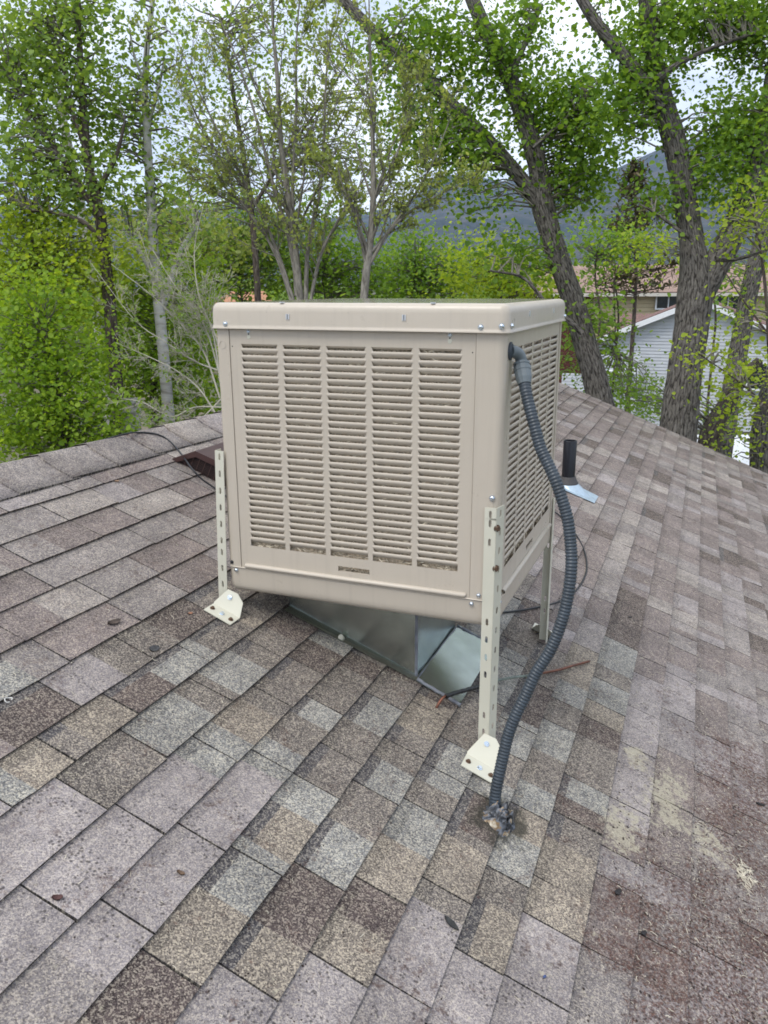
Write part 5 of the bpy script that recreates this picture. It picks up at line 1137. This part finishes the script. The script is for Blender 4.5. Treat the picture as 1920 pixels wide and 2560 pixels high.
# tan house with the pinkish roof
D2 = 43.0; TH = thing('tan_house', 'tan house with a pinkish-brown shingle roof beyond the white house', 'house', at(1600, 800, D2)*np.array([1, 1, 0])+np.array([0, 0, GROUND_Z]))
e0, e1 = at(1343, 738, D2), at(1960, 722, D2); zE = (e0[2]+e1[2])/2; e0[2] = e1[2] = zE
r0_, r1_ = at(1385, 668, D2+4.2), at(1960, 655, D2+4.2); zR = (r0_[2]+r1_[2])/2; r0_[2] = r1_[2] = zR
slab('roof', [e0, e1, r1_, r0_], .14, PINKR, TH)
b0, b1 = e0-OUTH*9, e1-OUTH*9; slab('roof', [b1, b0, r0_, r1_], .14, PINKR, TH)
slab('roof', [b0, e0, r0_+np.array([0, 0, -.005]), r0_+OUTH*.01-np.array([0, 0, .005])], .10, PINKR, TH)
mb = MB(); g0, g1 = e0+OUTH*.02-np.array([0, 0, .05]), e1+OUTH*.02-np.array([0, 0, .05]); dz = np.array([0, 0, -.17]); o_ = OUTH*.1; mb.hexa([g0+dz, g1+dz, g1+o_+dz, g0+o_+dz, g0, g1, g1+o_, g0+o_]); mb.build('gutter', mat('cream_trim', (.62, .58, .50), .5), TH)
w0 = e0+EXH*.5-OUTH*.6; w1 = e1-EXH*.5-OUTH*.6; WD = float(np.linalg.norm((w1-w0)[:2]))
REDB = mat('red_brick_wall', (.10, .03, .025), .9, noise_scale=6, noise_amt=.3)
ex2 = (w1-w0); ex2[2] = 0; ex2 /= np.linalg.norm(ex2); brk = WD*.22
mb = MB(); p = np.array([w0[0], w0[1], GROUND_Z]); q = p+ex2*brk; mb.hexa([p, q, q-OUTH*7, p-OUTH*7]+[x+np.array([0, 0, zE-GROUND_Z-.1]) for x in (p, q, q-OUTH*7, p-OUTH*7)]); mb.build('brick_wall', REDB, TH)
p = np.array([w0[0], w0[1], 0])+ex2*brk; lap_wall('siding', p, ex2, WD-brk, GROUND_Z, lambda s: zE-.1, .21, TAN, TH, OUTH)
mb = MB(); p = p+np.array([0, 0, GROUND_Z])-OUTH*.03; q = p+ex2*(WD-brk); mb.hexa([p, q, q-OUTH*7, p-OUTH*7]+[x+np.array([0, 0, zE-GROUND_Z-.12]) for x in (p, q, q-OUTH*7, p-OUTH*7)]); mb.build('wall', TAN, TH)
window(TH, at(1671, 750, D2+.58), ex2, OUTH, 1.25, .85, 2); window(TH, at(1820, 752, D2+.58), ex2, OUTH, 1.25, .85, 2)
# low brown roof in front of the tan house
D3 = 37.0; LH = thing('low_shed', 'low outbuilding with a brown shingle roof below the tan house', 'shed', at(1590, 820, D3)*np.array([1, 1, 0])+np.array([0, 0, GROUND_Z]))
a, b, c, d = at(1540, 812, D3), at(1640, 806, D3), at(1640, 782, D3+2.5), at(1560, 784, D3+2.5); a[2] = b[2]; c[2] = d[2]; slab('roof', [a, b, c, d], .1, BRNR, LH)
mb = MB(); p, q = np.array([a[0], a[1], GROUND_Z])+EXH*.2-OUTH*.3, np.array([b[0], b[1], GROUND_Z])-EXH*.2-OUTH*.3; mb.hexa([p, q, q-OUTH*2, p-OUTH*2]+[x+np.array([0, 0, a[2]-GROUND_Z-.1]) for x in (p, q, q-OUTH*2, p-OUTH*2)]); mb.build('wall', TAN, LH)
# orange roof glimpsed over the left corner of the cooler
D4 = 48.0; OH = thing('orange_roofed_house', 'house with an orange-tan roof glimpsed over the left end of the cooler cap', 'house', at(600, 800, D4)*np.array([1, 1, 0])+np.array([0, 0, GROUND_Z]))
a, b, c, d = at(520, 775, D4), at(700, 775, D4), at(660, 728, D4+4), at(570, 728, D4+4); a[2] = b[2]; c[2] = d[2]; slab('roof', [a, b, c, d], .12, ORGR, OH)
mb = MB(); p, q = np.array([a[0], a[1], GROUND_Z])+EXH*.3-OUTH*.4, np.array([b[0], b[1], GROUND_Z])-EXH*.3-OUTH*.4; mb.hexa([p, q, q-OUTH*6, p-OUTH*6]+[x+np.array([0, 0, a[2]-GROUND_Z-.1]) for x in (p, q, q-OUTH*6, p-OUTH*6)]); mb.build('wall', TAN, OH)
# white trailer glimpsed beyond the eave
D5 = 16.0; pt = at(1815, 1135, D5); TR = thing('white_trailer', 'white flat-topped trailer glimpsed through leaves beyond the right eave', 'trailer', (pt[0], pt[1], GROUND_Z))
mb = MB(); c0 = np.array([pt[0], pt[1], 0]); w_, l_, zt = 1.1, 1.6, pt[2]+.1
Q = [c0+EXH*s*w_+OUTH*t*l_ for s, t in ((-1, 1), (1, 1), (1, -1), (-1, -1))]; mb.hexa([x+np.array([0, 0, GROUND_Z+.5]) for x in Q]+[x+np.array([0, 0, zt]) for x in Q]); mb.build('body', WTRIM, TR)
for s in (-1, 1):
    mb = MB(); w0_ = c0+EXH*s*(w_+.02)+np.array([0, 0, GROUND_Z+.33]); mb.tube([w0_-EXH*.1*s, w0_+EXH*.1*s], .33, 20); mb.build('wheel', RUBBER, TR)

# ------------------------------------------------------------------ the air towards the mountains
hz = bpy.data.materials.new('haze'); hz.use_nodes = True; hn, hl = hz.node_tree.nodes, hz.node_tree.links; hn.clear()
ho = hn.new('ShaderNodeOutputMaterial'); hv = hn.new('ShaderNodeVolumePrincipled'); hv.inputs['Color'].default_value = (.36, .60, 1.0, 1); hv.inputs['Density'].default_value = .000055; hv.inputs['Anisotropy'].default_value = .0
hl.new(hv.outputs[0], ho.inputs['Volume'])
mb = MB(); mb.box(-9200, 9200, -9200, 9200, GROUND_Z-8, 1150); tag(mb.build('haze', hz), kind='stuff')

# ------------------------------------------------------------------ litter on the shingles
drng = np.random.default_rng(151); FIB = mat('dry_fibre', (.64, .58, .46), .8, noise_scale=60, noise_amt=.3); CHIPM = mat('dark_crumbs', (.035, .024, .02), .9, noise_scale=90, noise_amt=.6)
def surf(u, v): # height of the shingle surface above the deck
    k = math.ceil((u-U0)/EXPO); t = (u-line_u(k-1))/(line_u(k)-line_u(k-1)); return .0025+.0045*min(1, max(0, t))
mb = MB()
def fibre(u, v, L, r, curl):
    a = drng.uniform(0, 6.28); pts = []; x, y = u, v
    for i in range(5):
        pts.append(RP(x, y, surf(x, y)+r*1.2+.0012*math.sin(i*.8))); x += math.cos(a)*L/4; y += math.sin(a)*L/4; a += curl*drng.normal()
    mb.tube(pts, [r*.7, r, r, r*.9, r*.5], 3, False)
for _ in range(1150):
    u, v = drng.normal(1.60, .20), drng.normal(-.05, .45)
    if u > 1.27 and u < 2.3 and v > -1.2: fibre(u, v, drng.uniform(.004, .008)+.016*drng.random()**3, drng.uniform(.0005, .0010), .6)
for _ in range(650): fibre(drng.uniform(-.3, 1.5), drng.uniform(-1.2, 1.2), drng.uniform(.005, .018), drng.uniform(.0004, .0009), .5)
for _ in range(500): fibre(drng.uniform(.9, 2.2), drng.uniform(.4, 2.6), drng.uniform(.006, .022), drng.uniform(.0005, .0009), .5)
tag(mb.build('dry_fibres', FIB), 'pale dry plant fibres scattered over the shingles', 'litter', kind='stuff')
mb = MB()
def crumb(u, v, s):
    n = drng.integers(4, 7); a0 = drng.uniform(0, 6.28); c = RP(u, v, surf(u, v)+s*.45)
    ring = [RP(u+math.cos(a0+6.28*i/n)*s*drng.uniform(.6, 1.2), v+math.sin(a0+6.28*i/n)*s*drng.uniform(.6, 1.5), surf(u, v)) for i in range(n)]
    mb.add(ring+[c], [(i, (i+1) % n, n) for i in range(n)])
for _ in range(1600):
    u, v = drng.normal(1.62, .22), drng.normal(-.1, .5)
    if u > 1.2 and v > -1.3: crumb(u, v, drng.uniform(.0012, .0042))
for _ in range(260): crumb(drng.normal(.75, .12), drng.normal(-1.0, .2), drng.uniform(.001, .003))
for _ in range(500): crumb(drng.uniform(-.6, 1.8), drng.uniform(-1.3, 1.6), drng.uniform(.001, .0026))
tag(mb.build('bark_crumbs', CHIPM), 'dark bark crumbs scattered over the shingles, thickest at lower right', 'litter', kind='stuff')
def chip(name, label, cat, px, py, L, W_, col, ang, bend=.35, seed=0, rough=.7):
    rg = random.Random(seed); c = roof_at(px, py, 0); u = (c[0]+math.tan(GAM)*c[1])*RS; v = c[1]; h = surf(u, v)
    rows = []; n = 7
    for i in range(n):
        t = i/(n-1)*2-1; w = W_*math.sqrt(max(0, 1-t*t))*rg.uniform(.75, 1.1)+.0006; row = []
        for s_ in (-1, -.35, .35, 1):
            a, b = t*L/2, s_*w/2; uu = u+a*math.cos(ang)-b*math.sin(ang); vv = v+a*math.sin(ang)+b*math.cos(ang)
            row.append(RP(uu, vv, h+.0012+bend*W_*(s_*s_*.8+t*t*.5)+rg.uniform(0, .0008)))
        rows.append(row)
    mb = MB(); V = [p for r in rows for p in r]; F = [(i*4+j, i*4+j+1, i*4+j+5, i*4+j+4) for i in range(n-1) for j in range(3)]
    m_ = len(V); V2 = [p-NRM*.0012 for p in V]; mb.add(V+V2, F+[tuple(x+m_ for x in f[::-1]) for f in F], True)
    return tag(mb.build(name, mat('litter_'+name, col, rough, noise_scale=120, noise_amt=.4)), label, cat)
chip('bark_chip', 'black curled bark chip on the worn shingles right of the conduit foot', 'bark chip', 1541, 2236, .030, .013, (.022, .020, .020), 1.2, seed=1)
chip('bark_chip', 'small black bark chip on the brown litter near the lower right corner', 'bark chip', 1606, 2337, .022, .010, (.02, .018, .018), 1.0, seed=2)
chip('bark_chip', 'black bark chip at the right edge of the roof', 'bark chip', 1897, 2016, .034, .013, (.022, .02, .02), .4, seed=3)
chip('tar_scrap', 'dark oblong tar scrap on the broken grey shingle near the bottom centre', 'tar scrap', 1125, 2315, .042, .017, (.03, .03, .028), -.35, .15, seed=4)
chip('slate_chip', 'round dark grey chip on the shingles below the left leg', 'chip', 384, 1627, .036, .022, (.05, .05, .052), 1.4, .12, seed=5)
chip('dry_leaf', 'brown curled dry leaf on the shingles left of the cooler', 'leaf', 283, 1563, .046, .018, (.10, .075, .06), 1.35, .4, seed=6)
chip('dry_leaf', 'orange dry leaf scrap just left of the front left foot', 'leaf', 474, 1538, .018, .009, (.30, .15, .09), 1.2, .3, seed=7)
chip('dry_leaf', 'reddish-brown crumpled leaf on the grey shingles at the lower left', 'leaf', 140, 2253, .020, .012, (.09, .04, .035), .7, .5, seed=8)
chip('dry_leaf', 'small tan and dark leaf crumb on the worn band left of centre', 'leaf', 449, 2190, .018, .009, (.16, .10, .06), .2, .5, seed=9)
chip('plastic_scrap', 'tiny blue plastic scrap on the broken shingle at the bottom', 'scrap', 1358, 2447, .012, .005, (.05, .08, .20), 1.2, .2, seed=10, rough=.3)
chip('dry_leaf', 'orange leaf scrap on the shingles under the ridge at the left', 'leaf', 291, 1206, .020, .010, (.36, .24, .16), 1.2, .4, seed=11)
chip('bark_chip', 'small dark chip beside the end of the copper tube', 'bark chip', 1573, 1546, .020, .010, (.03, .03, .03), .6, .2, seed=12)
mb = MB()
c = roof_at(19, 1757); u_ = (c[0]+math.tan(GAM)*c[1])*RS
mb.tube([RP(u_+math.cos(t)*.007, c[1]+math.sin(t)*.009, .010+.002*math.sin(t*2)) for t in np.linspace(.3, 6.0, 22)], .0015, 6); tag(mb.build('curled_wire', mat('pale_plastic', (.62, .60, .56), .5)), 'small pale curled ring at the left edge of the roof', 'ring')
mb = MB(); c = roof_at(1858, 2185); u_ = (c[0]+math.tan(GAM)*c[1])*RS
for _ in range(70): fibre(u_+drng.normal(0, .014), c[1]+drng.normal(0, .022), drng.uniform(.02, .045), .0010, .5)
tag(mb.build('straw_tuft', FIB), 'pale tangle of dry straw at the right edge of the roof', 'straw tuft')
